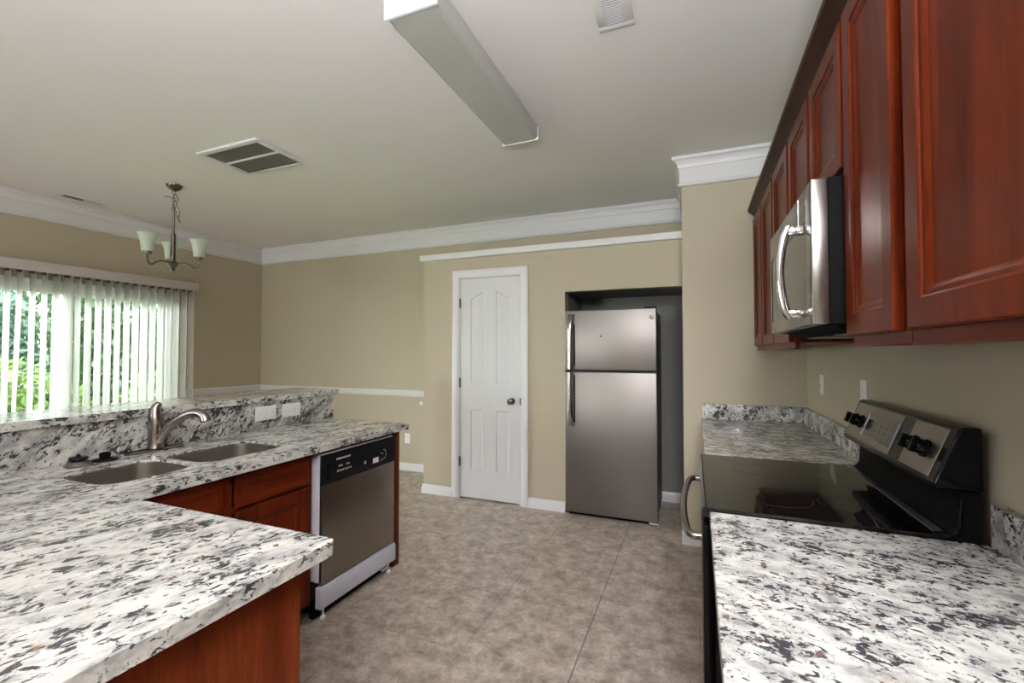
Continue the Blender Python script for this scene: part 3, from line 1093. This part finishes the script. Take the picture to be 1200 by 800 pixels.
for (x0, x1, y0, y1) in ((-2.255, -1.925, .935, 1.262), (-2.255, -1.925, 1.292, 1.705)):
    m_ = MB()
    rs = []
    for ins, r_, z in ((.0006, .085, CT - .009), (.0025, .084, CT - .0085), (.004, .083, CB - .012), (.010, .08, .72), (.016, .075, .695), (.032, .06, .682), (.06, .04, .678)):
        rs.append(rr_ring(x0 + ins, x1 - ins, y0 + ins, y1 - ins, r_, z))
    m_.loft(rs, cap=False)
    m_.bm.faces.new([m_.bm.verts.new(p) for p in rs[-1]])
    b_ = obj('bowl', m_, M['steel_sink'], t)
    obj('drain', MB().lathe([(.052, .6785), (.056, .6812), (.050, .6825), (.038, .680), (.036, .674), (.004, .672)], ((x0 + x1) / 2, (y0 + y1) / 2, 0), 'Z', 28, cap=False), M['chrome'], b_)

# faucet
fx, fy = -2.415, 1.372
t = thing('faucet', 'brushed nickel single-lever kitchen faucet at the sink', 'faucet', (fx, fy, CT))
m_ = MB().loft([[(x, y, z) for x, y in rrect(fx - .03 + i, fx + .03 - i, 1.245 + i, 1.497 - i, .028, 6)] for i, z in ((0, CT + .0006), (0, CT + .006), (.004, CT + .011), (.012, CT + .013))])
obj('base_plate', m_, M['nickel'], t)
obj('body', MB().lathe([(.036, CT + .0135), (.035, CT + .02), (.0325, CT + .03), (.032, CT + .10), (.0315, CT + .135), (.030, CT + .15)], (fx, fy, 0), 'Z', 28), M['nickel'], t)
sp = spline([(fx + .012, fy + .004, CT + .045), (fx + .035, fy + .016, CT + .085), (fx + .075, fy + .036, CT + .135), (fx + .135, fy + .06, CT + .172), (fx + .185, fy + .076, CT + .180), (fx + .215, fy + .085, CT + .165), (fx + .226, fy + .088, CT + .140)], 6)
obj('spout', MB().tube(sp, [.025 - .004 * min(1, i / 12) for i in range(len(sp) - 4)] + [.022, .0225, .023, .023], 16), M['nickel'], t)
hd = [(fx - .004, fy, CT + .148), (fx - .006, fy - .001, CT + .175), (fx - .004, fy + .001, CT + .205), (fx + .008, fy + .008, CT + .226)]
obj('lever_handle', MB().tube(spline(hd, 5), [.0315 - .0185 * (i / 15) ** 1.5 for i in range(16)], 16), M['nickel'], t)

# strainers left on the counter
t = thing('sink_strainer', 'steel sink strainer basket lying on the counter beside the faucet', 'sink strainer', (-2.385, 1.065, CT))
obj('flange', MB().lathe([(.044, CT + .0008), (.046, CT + .004), (.036, CT + .015), (.026, CT + .022), (.022, CT + .024)], (-2.385, 1.065, 0), 'Z', 28), M['steel'], t)
obj('stopper', MB().lathe([(.020, CT + .0245), (.032, CT + .028), (.030, CT + .036), (.008, CT + .037), (.006, CT + .048), (.002, CT + .049)], (-2.385, 1.065, 0), 'Z', 24), M['black'], t)
t = thing('sink_stopper', 'black rubber sink stopper next to the steel strainer', 'sink stopper', (-2.392, 1.160, CT))
obj('disc', MB().lathe([(.045, CT + .0008), (.046, CT + .005), (.040, CT + .010), (.018, CT + .013)], (-2.392, 1.160, 0), 'Z', 28), M['black'], t)
obj('grip', MB().lathe([(.017, CT + .0132), (.020, CT + .022), (.021, CT + .032), (.012, CT + .037)], (-2.392, 1.160, 0), 'Z', 20), M['black_matte'], t)

plate('switch_plate', 'white horizontal rocker plate on the granite backsplash, nearer the faucet', 'switch', (XBS, 2.012, 1.012), ('X', 1), True, 'rocker', .085, .145)
plate('wall_outlet', 'white horizontal outlet plate on the granite backsplash, farther from the faucet', 'outlet', (XBS, 2.202, 1.010), ('X', 1), True, 'duplex', .085, .14)

# ------------------------------------------------------------------ cabinets
RINGS = [(0.0, -.003), (.003, 0), (.053, 0), (.056, -.002), (.058, -.005), (.064, -.006), (.070, -.008), (.076, -.0125), (.080, -.013)]
FRINGS = [(0.0, -.003), (.003, 0), (.024, 0), (.027, -.003), (.033, -.005)]


def front(name, parent, face, a0, a1, z0, z1, rings=RINGS, mat='wood', t_=.02):
    """face: ('X', x, s): door on the plane x, outward sign s, spanning y a0..a1; or ('Y', y, s)"""
    ax, q, s_ = face
    if ax == 'X':
        P = lambda a, b, d: (q + s_ * d, a0 + a, z0 + b)
    else:
        P = lambda a, b, d: (a0 + a, q + s_ * d, z0 + b)
    return obj(name, MB().panel_front(P, a1 - a0, z1 - z0, t_ - .0006, rings), M[mat], parent, smooth=20)


# sink base cabinet: an open carcass with a face frame
XD = -1.812                      # face of doors
XFR = XD - .02                   # face of frame
t = thing('base_cabinet', 'cherry sink base cabinet between peninsula corner and dishwasher', 'base cabinet', (-2.1, 1.3, 0))
m_ = MB()
y0, y1 = .845, 1.765
m_.box(XBS + .05, XFR - .018, y0, y0 + .016, .10, CB - .002)
m_.box(XBS + .05, XFR - .018, y1 - .016, y1, .10, CB - .002)
m_.box(XBS + .05, XFR - .018, y0 + .016, y1 - .016, .10, .116)
m_.box(XBS + .03, XBS + .05, y0, y1, .10, CB - .002)
obj('carcass', m_, M['wood'], t)
m_ = MB()
for a, b in ((y0, .897), (1.295, 1.337), (1.740, y1)):
    m_.box(XFR - .018, XFR, a, b, .10, CB - .002)
for a, b in ((.897, 1.295), (1.337, 1.740)):
    for z0, z1_ in ((.10, .135), (.700, .728), (.855, CB - .002)):
        m_.box(XFR - .018, XFR, a, b, z0, z1_)
obj('face_frame', m_, M['wood'], t)
obj('toe_board', MB().box(XFR - .085, XFR - .07, y0, y1, .001, .10), M['black_matte'], t)
front('false_drawer', t, ('X', XD, 1), .885, 1.288, .722, .862, FRINGS, 'wood_y')
front('false_drawer', t, ('X', XD, 1), 1.344, 1.732, .722, .862, FRINGS, 'wood_y')
front('cabinet_door', t, ('X', XD, 1), .885, 1.288, .118, .704)
front('cabinet_door', t, ('X', XD, 1), 1.344, 1.732, .118, .704)

# dishwasher
DWX = -1.806
DY_0, DY_1 = 1.786, 2.424
t = thing('dishwasher', 'stainless dishwasher with black control panel under the sink counter', 'dishwasher', (-2.1, 2.1, 0))
obj('tub', MB().box(XBS + .06, DWX - .05, DY_0 + .012, DY_1 - .012, .10, .862), M['dark_side'], t)
obj('side_strip', MB().box(DWX - .05, DWX + .004, DY_0, DY_0 + .0065, .205, .858).box(DWX - .05, DWX + .004, DY_0 + .0065, DY_1 - .03, .850, .858), M['dw_trim'], t, label='pale silver edge strip')
obj('mounting_rail', MB().box(DWX - .05, DWX - .01, DY_0 + .01, DY_1 - .02, .859, CB - .002), M['black_matte'], t)
pc = [(DWX - .045, .692), (DWX + .004, .692), (DWX + .010, .70), (DWX + .012, .76), (DWX + .008, .83), (DWX - .002, .846), (DWX - .045, .848)]
cp = obj('control_panel', MB().prism(pc, 'Y', DY_0 + .010, DY_1 - .008), M['black'], t, bevel=.002)
hx = DWX + .0118
obj('handle_slot', MB().box(hx - .002, hx + .0012, 1.90, 2.005, .807, .816, .001), M['grey_plastic'], cp)
q = MB()
for k in range(2):
    q.box(hx - .002, hx + .0008, 1.915 + k * .055, 1.945 + k * .055, .768, .776)
for k in range(6):
    q.box(hx - .002, hx + .0008, 1.905 + k * .019, 1.918 + k * .019, .742, .752)
obj('button_marks', q, M['mark_grey'], cp)
obj('latch_ridge', MB().box(hx - .002, hx + .003, DY_0 + .05, DY_0 + .058, .715, .80, .001), M['black_gloss'], cp)
obj('latch_dot', MB().box(hx - .004, hx + .0008, 2.118, 2.134, .735, .753), M['mark_grey'], cp)
obj('sticker', MB().box(hx - .004, hx + .001, 2.195, 2.245, .722, .752), M['sticker'], cp, label='small pink and white sticker')
# looping mark
lg = [(hx - .0006, 2.285 + .020 * math.cos(math.radians(a)) + .012, .758 + .028 * math.sin(math.radians(a))) for a in range(100, -110, -15)]
obj('swoosh_mark', MB().tube(lg, .0018, 6).tube([(hx - .0006, 2.262, .775), (hx - .0006, 2.283, .760), (hx - .0006, 2.290, .768)], .0018, 6).tube([(hx - .0006, 2.262, .722), (hx - .0006, 2.292, .732)], .0014, 6), M['mark_grey'], cp)
obj('door_panel', MB().box(DWX - .045, DWX + .004, DY_0 + .022, DY_1 - .012, .178, .690, .003), M['steel_dark'], t, label='brushed steel door panel')
obj('door_edge', MB().box(DWX - .045, DWX - .004, DY_0 + .010, DY_0 + .0215, .20, .690), M['black'], t)
kp = [(DWX - .02, .066), (DWX + .016, .066), (DWX + .016, .158), (DWX + .008, .172), (DWX - .02, .174)]
obj('kick_plate', MB().prism(kp, 'Y', DY_0 + .006, DY_1 - .010), M['grey_plastic'], t, bevel=.002, label='silver grey kick plate')
obj('toe_panel', MB().box(DWX - .06, DWX - .03, DY_0 + .004, DY_1 - .004, .012, .10), M['black_matte'], t)
for y in (DY_0 + .03, DY_1 - .07):
    obj('levelling_foot', MB().lathe([(.014, .001), (.014, .012), (.006, .016), (.006, .066)], (DWX - .01, y + .02, 0), 'Z', 14), M['white_plastic'], t)
obj('toe_bracket', MB().box(DWX - .028, DWX + .004, DY_1 - .115, DY_1 - .055, .030, .044, .002), M['grey_plastic'], t)

# end panel beyond the dishwasher
o = obj('end_panel', MB().box(XBS + .002, -1.824, DY_1 + .003, DY_1 + .072, .001, CB - .002, .002), M['wood'])
tag(o, 'cherry end panel at the far end of the dishwasher', 'cabinet panel')

# peninsula base cabinet with its finished end
EX = -.905
t = thing('base_cabinet', 'cherry peninsula base cabinet with bare end panel, lower left corner', 'base cabinet', (-1.3, .4, 0))
yf = .842
m_ = MB().box(-1.80, EX - .004, YN + .04, yf - .022, .10, CB - .002)
obj('carcass', m_, M['wood'], t)
obj('end_skin', MB().box(EX - .0035, EX, YN + .03, yf - .021, .001, CB - .03), M['wood_end'], t, label='plain red-brown end panel')
obj('corner_stile', MB().box(EX - .05, EX + .001, yf - .0205, yf, .001, CB - .002, .0015), M['wood_end'], t)
obj('overhang_shade', MB().box(EX - .0035, EX - .001, YN + .03, yf - .021, CB - .0295, CB - .002), M['wood_dark'], t)  # dark strip painting in the shade below the counter overhang
obj('toe_board', MB().box(-1.80, EX - .051, yf - .10, yf - .085, .001, .10), M['black_matte'], t)
m_ = MB()
m_.box(-1.80, -1.76, yf - .0215, yf - .0015, .10, CB - .002).box(-1.76, EX - .051, yf - .0215, yf - .0015, .855, CB - .002).box(-1.76, EX - .051, yf - .0215, yf - .0015, .10, .13)
obj('face_frame', m_, M['wood'], t)
front('cabinet_door', t, ('Y', yf + .0195, 1), -1.735, -1.36, .118, .86)
front('cabinet_door', t, ('Y', yf + .0195, 1), -1.345, -.97, .118, .86)

# ------------------------------------------------------------------ range side counters
RY0, RY1 = 1.478, 2.236         # range
XC = .032                       # counter front
XBK = XR - .03                  # face of the low backsplash
o = obj('granite_countertop', MB().slab([(XR - .001, .12), (XC, .12), (XC, RY0 - .005), (XR - .001, RY0 - .005)][::-1], [], CB, CT), M['granite_right'], bevel=.004)
tag(o, 'white speckled granite countertop in the lower right corner, before the range', 'countertop')
o = obj('granite_backsplash', MB().box(XBK, XR - .001, .12, RY0 - .022, CT + .001, CT + .103, .002), M['granite_far'])
tag(o, 'low granite backsplash strip beside the near end of the range', 'backsplash')
fc = [(XC, RY1 + .004)] + [(XBK - .05, RY1 + .004)] + arc((XBK - .05, RY1 + .044), .04, -90, 0, 6)[1:] + [(XBK - .01, YS - .001), (XC + .01, YS - .001)]
fc = [(XC, RY1 + .005), (XBK - .045, RY1 + .005)] + arc((XBK - .045, RY1 + .05), .045, -90, 0, 6)[1:] + [(XBK, RY1 + .055), (XR - .001, RY1 + .055), (XR - .001, YS - .001), (XC, YS - .001)]
o = obj('granite_countertop', MB().slab(fc, [], CB, CT), M['granite_far'], bevel=.004)
tag(o, 'dark grey granite countertop between the range and stub wall', 'countertop')
o = obj('granite_backsplash', MB().box(XC + .006, XBK - .001, YS - .03, YS - .001, CT + .001, CT + .106, .002), M['granite_splash'])
tag(o, 'low granite backsplash strip against the stub wall', 'backsplash')
pf = [(RY1 + .065, CT + .001), (YS - .001, CT + .001), (YS - .001, CT + .106), (RY1 + .10, CT + .106), (RY1 + .065, CT + .07)]
o = obj('granite_backsplash', MB().prism(pf, 'X', XBK, XR - .001), M['granite_far'], bevel=.002)
tag(o, 'low granite backsplash strip along the wall past the range', 'backsplash')


def lower_cab(label, y0, y1, doors):
    t = thing('base_cabinet', label, 'base cabinet', (.38, (y0 + y1) / 2, 0))
    obj('carcass', MB().box(.088, XR - .004, y0, y1, .10, CB - .002).box(.15, XR - .004, y0, y1, .001, .099), M['wood'], t)
    for a, b in doors:
        front('drawer', t, ('X', .0665, -1), a, b, .735, .862, FRINGS, 'wood_y')
        front('cabinet_door', t, ('X', .0665, -1), a, b, .118, .715)
    return t


lower_cab('cherry base cabinet under the near right countertop', .14, RY0 - .008, [(.16, .58), (.60, 1.02), (1.04, 1.44)])
lower_cab('cherry base cabinet between the range and stub wall', RY1 + .006, YS - .004, [(RY1 + .03, 2.66), (2.68, 3.08), (3.10, 3.50)])

# ------------------------------------------------------------------ range
t = thing('range', 'black glass-top electric range with stainless control panel', 'range', (.34, (RY0 + RY1) / 2, 0))
XRB = .655
obj('body', MB().box(.045, XRB, RY0 + .002, RY1 - .002, .05, .893, .003), M['black_gloss'], t)
obj('oven_door', MB().box(.013, .043, RY0 + .004, RY1 - .004, .20, .868, .004), M['black_gloss'], t, label='black oven door')
obj('storage_drawer', MB().box(.016, .043, RY0 + .006, RY1 - .006, .055, .19, .004), M['black_gloss'], t)
for y in (RY0 + .05, RY1 - .05):
    for x in (.09, .6):
        obj('levelling_foot', MB().lathe([(.016, .001), (.016, .01), (.008, .014), (.008, .05)], (x, y, 0), 'Z', 12), M['black'], t)
# cooktop: glass with raised trim, curving up into the rear lip
ck = [(.016, .895), (.010, .905), (.012, .919), (.020, .9245), (.030, .9235), (.545, .9235), (.556, .926), (.572, .9295), (.582, .929), (.590, .926), (.590, .895)]
ct_ = obj('cooktop', MB().prism(ck, 'Y', RY0 - .001, RY1 + .001), M['ceramic'], t, smooth=50, label='black ceramic glass cooktop')
lip = [(.5905, .926), (.602, .934), (.608, .950), (.610, .985), (.6125, 1.035), (.650, 1.035), (.650, .895), (.5905, .895)]
obj('rear_lip', MB().prism(lip, 'Y', RY0 - .001, RY1 + .001), M['black_matte'], t, smooth=50)
tr = MB()
tr.box(.558, .580, RY0 + .012, RY1 - .012, .9262, .9302, .001)
obj('vent_trim', tr, simple('grey_vent_trim', (0.045, 0.044, 0.042), 0.4), ct_)
tr = MB().tube([(.592, RY0 - .003, .927), (.600, RY0 - .003, .934), (.606, RY0 - .003, .950), (.6075, RY0 - .003, .985), (.610, RY0 - .003, 1.02)], .004, 8)
obj('lip_end_trim', tr, M['black_gloss'], ct_)


def ringm(c, r_, w_, z):
    m = MB()
    m.lathe([(r_ - w_, z), (r_, z), (r_, z + .0003), (r_ - w_, z + .0003)], (c[0], c[1], 0), 'Z', 48, cap=False)
    return m


zc = .9236
for (bx, by, r_) in ((.235, 1.66, .098), (.43, 1.665, .085), (.215, 2.03, .085), (.425, 2.03, .075)):
    b_ = obj('burner_ring', ringm((bx, by), r_, .0022, zc), M['ring'], ct_)
# backguard
hp = [(.558, 1.050), (.563, 1.036), (.6125, 1.036), (XRB + .002, 1.036), (XRB + .002, 1.196), (.622, 1.196), (.612, 1.190)]
bg = obj('backguard', MB().prism(hp, 'Y', RY0 + .004, RY1 - .002), M['black_gloss'], t, bevel=.005, label='sloping backguard')
fa, fb = Vector((.558, 0, 1.050)), Vector((.612, 0, 1.190))
fd = (fb - fa).normalized()
fn = Vector((-fd.z, 0, fd.x)).normalized()
if fn.x > 0:
    fn = -fn


def face_box(mb, u0, u1, y0, y1, d0, d1):
    rings = []
    for y in (y0, y1):
        ring = []
        for u, d in ((u0, d0), (u1, d0), (u1, d1), (u0, d1)):
            p = fa + fd * u + fn * d
            ring.append((p.x, y, p.z))
        rings.append(ring)
    return mb.loft(rings)


FL = (fb - fa).length
obj('control_fascia', face_box(MB(), .010, FL - .006, 1.790, RY1 - .022, -.001, .0025), M['steel_range'], bg, bevel=.001, label='brushed steel fascia, far section')
obj('control_fascia', face_box(MB(), .010, FL - .006, RY0 + .040, 1.705, -.001, .0025), M['steel_range'], bg, bevel=.001, label='brushed steel fascia, near section')
dsp = obj('display', face_box(MB(), .030, FL - .034, 1.795, 2.045, .0012, .0045), M['screen'], bg, bevel=.001, label='black display window')
obj('display_trim', face_box(MB(), .030, FL - .034, 2.046, 2.056, .001, .006), M['grey_plastic'], bg, label='trim strip with its glare painted pale')  # pale colour stands in for the glare on the chrome trim
obj('display_edge', face_box(MB(), .030, FL - .034, 1.789, 1.7915, .001, .005), M['mark_grey'], bg)
q = MB()
for k in range(5):
    for r_ in range(3):
        face_box(q, .040 + r_ * .022, .044 + r_ * .022, 1.812 + k * .045, 1.828 + k * .045, .0044, .0049)
obj('button_marks', q, M['mark_dim'], dsp)
for ky in (2.168, 2.105, 1.655, 1.585):
    c_ = fa + fd * (FL * .50)
    m_ = MB()
    rings = []
    for d_, r_ in ((.0026, .025), (.008, .025), (.010, .021), (.026, .0195), (.029, .017)):
        ring = []
        for i in range(24):
            a = 2 * math.pi * i / 24
            p = c_ + fd * (r_ * math.sin(a)) + fn * d_
            ring.append((p.x, ky + r_ * math.cos(a), p.z))
        rings.append(ring)
    m_.loft(rings)
    kb = obj('knob', m_, M['black_gloss'], bg, label='black control knob')
    g_ = MB()
    rings = []
    for y, w_ in ((ky - .0055, 0), (ky + .0055, 0)):
        ring = []
        for u, d_ in ((-.021, .024), (.021, .024), (.019, .040), (-.019, .040)):
            p = c_ + fd * u + fn * d_
            ring.append((p.x, y, p.z))
        rings.append(ring)
    g_.loft(rings)
    obj('grip', g_, M['black_gloss'], kb, bevel=.002)
# oven handle: a bowed bar
hz = .815
hpnts = spline([(.010, RY0 + .085, hz), (-.018, RY0 + .088, hz), (-.034, RY0 + .13, hz), (-.046, RY0 + .25, hz), (-.050, (RY0 + RY1) / 2, hz), (-.046, RY1 - .25, hz), (-.034, RY1 - .13, hz), (-.018, RY1 - .088, hz), (.010, RY1 - .085, hz)], 6)
hpnts = [(p.x, (p.y - 1.857) * 1.18 + 1.88, p.z) for p in hpnts]
obj('oven_handle', MB().tube(hpnts, .0125, 14), M['nickel'], t, label='bowed steel oven handle')

# ------------------------------------------------------------------ wall cabinets
XU, XUF = .392, .372             # frame face and door face
UB, UT = 1.400, 2.345
DB, DT = 1.430, 2.300


def upper_cab(label, y0, y1, z0, doors, rail=True, dz0=None):
    t = thing('wall_cabinet', label, 'wall cabinet', (.53, (y0 + y1) / 2, z0), 'cherry wall cabinets above the range counter')
    zb = z0 + (.028 if rail else 0)
    obj('carcass', MB().box(XU + .0005, XR - .002, y0 + .0005, y1 - .0005, zb, UT), M['wood'], t)
    if rail:
        obj('light_rail', MB().box(XU + .001, XU + .019, y0 + .0006, y1 - .0006, z0 + .004, zb - .0005).box(XU - .003, XU + .021, y0 + .0006, y1 - .0006, z0, z0 + .0038, .0008), M['wood_y'], t)
    for a, b in doors:
        front('cabinet_door', t, ('X', XUF, -1), a, b, dz0 or DB, DT)
    return t


upper_cab('cherry wall cabinet at the right edge, nearest the camera', .50, 1.113, UB, [(.55, 1.078)])
upper_cab('narrow cherry wall cabinet just right of the microwave', 1.115, 1.470, UB, [(1.142, 1.452)])
upper_cab('short cherry wall cabinet with two doors above the microwave', 1.472, 2.238, 1.882, [(1.478, 1.838), (1.872, 2.222)], False, 1.894)
upper_cab('two-door cherry wall cabinet just left of the microwave', 2.240, 3.105, UB, [(2.262, 2.655), (2.690, 3.085)])
upper_cab('single-door cherry wall cabinet against the stub wall', 3.107, YS - .003, UB, [(3.130, 3.495)])
cr = [(XU - .0005, 2.318), (XU - .004, 2.318), (XU - .008, 2.330), (XU - .016, 2.340), (XU - .040, 2.362), (XU - .048, 2.368), (XU - .050, 2.384), (XU + .02, 2.384), (XU + .02, UT + .001), (XU - .0005, UT + .001)]
o = obj('cabinet_crown', MB().prism(cr, 'Y', .50, YS - .004), M['wood_dark'])
tag(o, 'dark cherry crown moulding along the top of the wall cabinets', 'crown moulding')

# ------------------------------------------------------------------ microwave
t = thing('microwave', 'stainless over-the-range microwave with curved chrome handle', 'microwave', (.5, 1.855, 1.462))
MX, MY0, MY1, MZ0, MZ1 = .303, 1.482, 2.232, 1.464, 1.874
obj('case', MB().box(.344, XR - .004, MY0 + .002, MY1 - .002, MZ0, MZ1, .003), M['black_matte'], t)
bw = MB()
fy0, fy1, fz0, fz1 = 1.560, 2.215, 1.512, 1.775
bw.box(MX, .343, MY0, fy0, MZ0 + .002, MZ1 - .002, .002)
bw.box(MX, .343, fy1, MY1, MZ0 + .002, MZ1 - .002, .002)
bw.box(MX, .343, fy0, fy1, fz1, MZ1 - .002, .002)
bw.box(MX, .343, fy0, fy1, MZ0 + .002, fz0, .002)
dr = obj('door', bw, M['steel_micro'], t, label='brushed steel door')
obj('door_window', MB().box(MX + .003, .340, fy0 + .0005, fy1 - .0005, fz0 + .0005, fz1 - .0005), M['micro_glass'], dr, label='dark glass window')
obj('door_line', MB().box(MX - .0006, MX + .0002, 1.6535, 1.656, fz1 + .002, MZ1 - .006).box(MX - .0006, MX + .0002, 1.6535, 1.656, MZ0 + .006, fz0 - .002), M['chrome'], dr)  # thin chrome line above and below the window
hy = 1.575
m_ = MB().tube(spline([(.262, hy, 1.765), (.250, hy, 1.735), (.240, hy, 1.68), (.236, hy, 1.625), (.240, hy, 1.57), (.250, hy, 1.515), (.262, hy, 1.488)], 6), .0135, 14, 1.0)
m_.box(.256, MX - .0005, hy - .012, hy + .012, 1.738, 1.764, .004)
m_.box(.256, MX - .0005, hy - .012, hy + .012, 1.490, 1.512, .004)
obj('handle', m_, M['chrome'], dr, label='curved chrome handle')
obj('underside_vent', MB().loft([[(.36, MY0 + .02, MZ0 - .0005), (.66, MY0 + .02, MZ0 - .0005), (.66, MY1 - .02, MZ0 - .0005), (.36, MY1 - .02, MZ0 - .0005)],
                                 [(.39, MY0 + .05, MZ0 - .020), (.63, MY0 + .05, MZ0 - .020), (.63, MY1 - .05, MZ0 - .020), (.39, MY1 - .05, MZ0 - .020)]]), M['black_matte'], t)
obj('grease_filter', MB().box(.42, .60, MY0 + .08, MY0 + .30, MZ0 - .0235, MZ0 - .0205, .001), M['steel'], t)
obj('grease_filter', MB().box(.42, .60, MY1 - .30, MY1 - .08, MZ0 - .0235, MZ0 - .0205, .001), M['steel'], t)

# ------------------------------------------------------------------ refrigerator
FX0, FX1, FY, FYB = -1.040, -.288, 3.742, 4.40
t = thing('refrigerator', 'stainless top-freezer refrigerator standing in the wall niche', 'refrigerator', (-.66, 4.05, 0))
obj('cabinet', MB().box(FX0 + .006, FX1 - .014, FY + .072, FYB, .035, 1.726, .004), M['dark_side'], t)
dprof = lambda z0, z1_: MB().box(FX0, FX1, FY, FY + .062, z0, z1_, .009, 3)
fd_ = obj('freezer_door', dprof(1.236, 1.742), M['steel'], t, label='brushed steel freezer door')
rd = obj('fridge_door', dprof(.042, 1.224), M['steel'], t, label='brushed steel lower door')
obj('door_gasket', MB().box(FX0 + .012, FX1 - .012, FY + .0625, FY + .0715, .05, 1.224).box(FX0 + .012, FX1 - .012, FY + .0625, FY + .0715, 1.238, 1.735), M['black_matte'], t)
obj('divider_strip', MB().box(FX0 + .004, FX1 - .004, FY + .012, FY + .0715, 1.2246, 1.2354), M['black'], t)
obj('hinge_cover', MB().box(FX1 - .10, FX1 - .006, FY + .02, FY + .13, 1.7425, 1.757, .003), M['black'], t)


def fridge_handle(parent, z0, z1_, flare_top):
    m = MB()
    x = FX0 + .052
    zs = [z0 + (z1_ - z0) * i / 10 for i in range(11)]
    rings = []
    for i, z in enumerate(zs):
        q_ = i / 10 if flare_top else 1 - i / 10
        hw = .021 + .006 * max(0, q_ - .55) / .45
        off = .040 - .034 * max(0, (q_ - .80) / .20) ** 1.5
        y = FY - off
        rings.append([(x - hw, y + .006, z), (x - hw * .6, y - .004, z), (x, y - .008, z), (x + hw * .6, y - .004, z), (x + hw, y + .006, z), (x + hw * .5, y + .012, z), (x - hw * .5, y + .012, z)])
    m.loft(rings)
    zz = z0 if flare_top else z1_
    a, b = (z0, z0 + .035) if flare_top else (z1_ - .035, z1_)
    m.box(x - .015, x + .015, FY - .036, FY + .001, a, b, .004)
    zq = (z1_ - .05, z1_ - .012) if flare_top else (z0 + .012, z0 + .05)
    m.box(x - .018, x + .018, FY - .02, FY + .001, zq[0], zq[1], .004)
    o = obj('handle', m, M['steel_micro'], parent, smooth=60, label='tapered steel bar handle')
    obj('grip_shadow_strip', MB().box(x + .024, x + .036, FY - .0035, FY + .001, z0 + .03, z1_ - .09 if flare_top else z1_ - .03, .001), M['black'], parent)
    return o


fridge_handle(fd_, 1.242, 1.712, True)
fridge_handle(rd, .765, 1.218, False)
obj('badge', MB().lathe([(.016, 0), (.017, -.002), (.0125, -.004), (.012, -.003), (.002, -.0034)], (-.325, FY + .0005, 1.668), 'Y', 28), M['chrome'], fd_, label='small round chrome badge')
obj('smudge', MB().lathe([(.008, 0), (.0085, -.0005), (.002, -.0006)], (-.733, FY + .0002, 1.52), 'Y', 16), M['dark_side'], fd_)
obj('toe_grille', MB().box(FX0 + .02, FX1 - .02, FY + .05, FY + .072, .012, .040), M['black_matte'], t)
for x in (FX0 + .06, FX1 - .05):
    obj('front_foot', MB().lathe([(.016, .001), (.018, .008), (.010, .014), (.010, .035)], (x, FY + .10, 0), 'Z', 14), M['black'], t)
obj('hinge_foot', MB().box(FX1 - .07, FX1 + .002, FY + .01, FY + .10, .022, .034, .002), M['grey_plastic'], t)
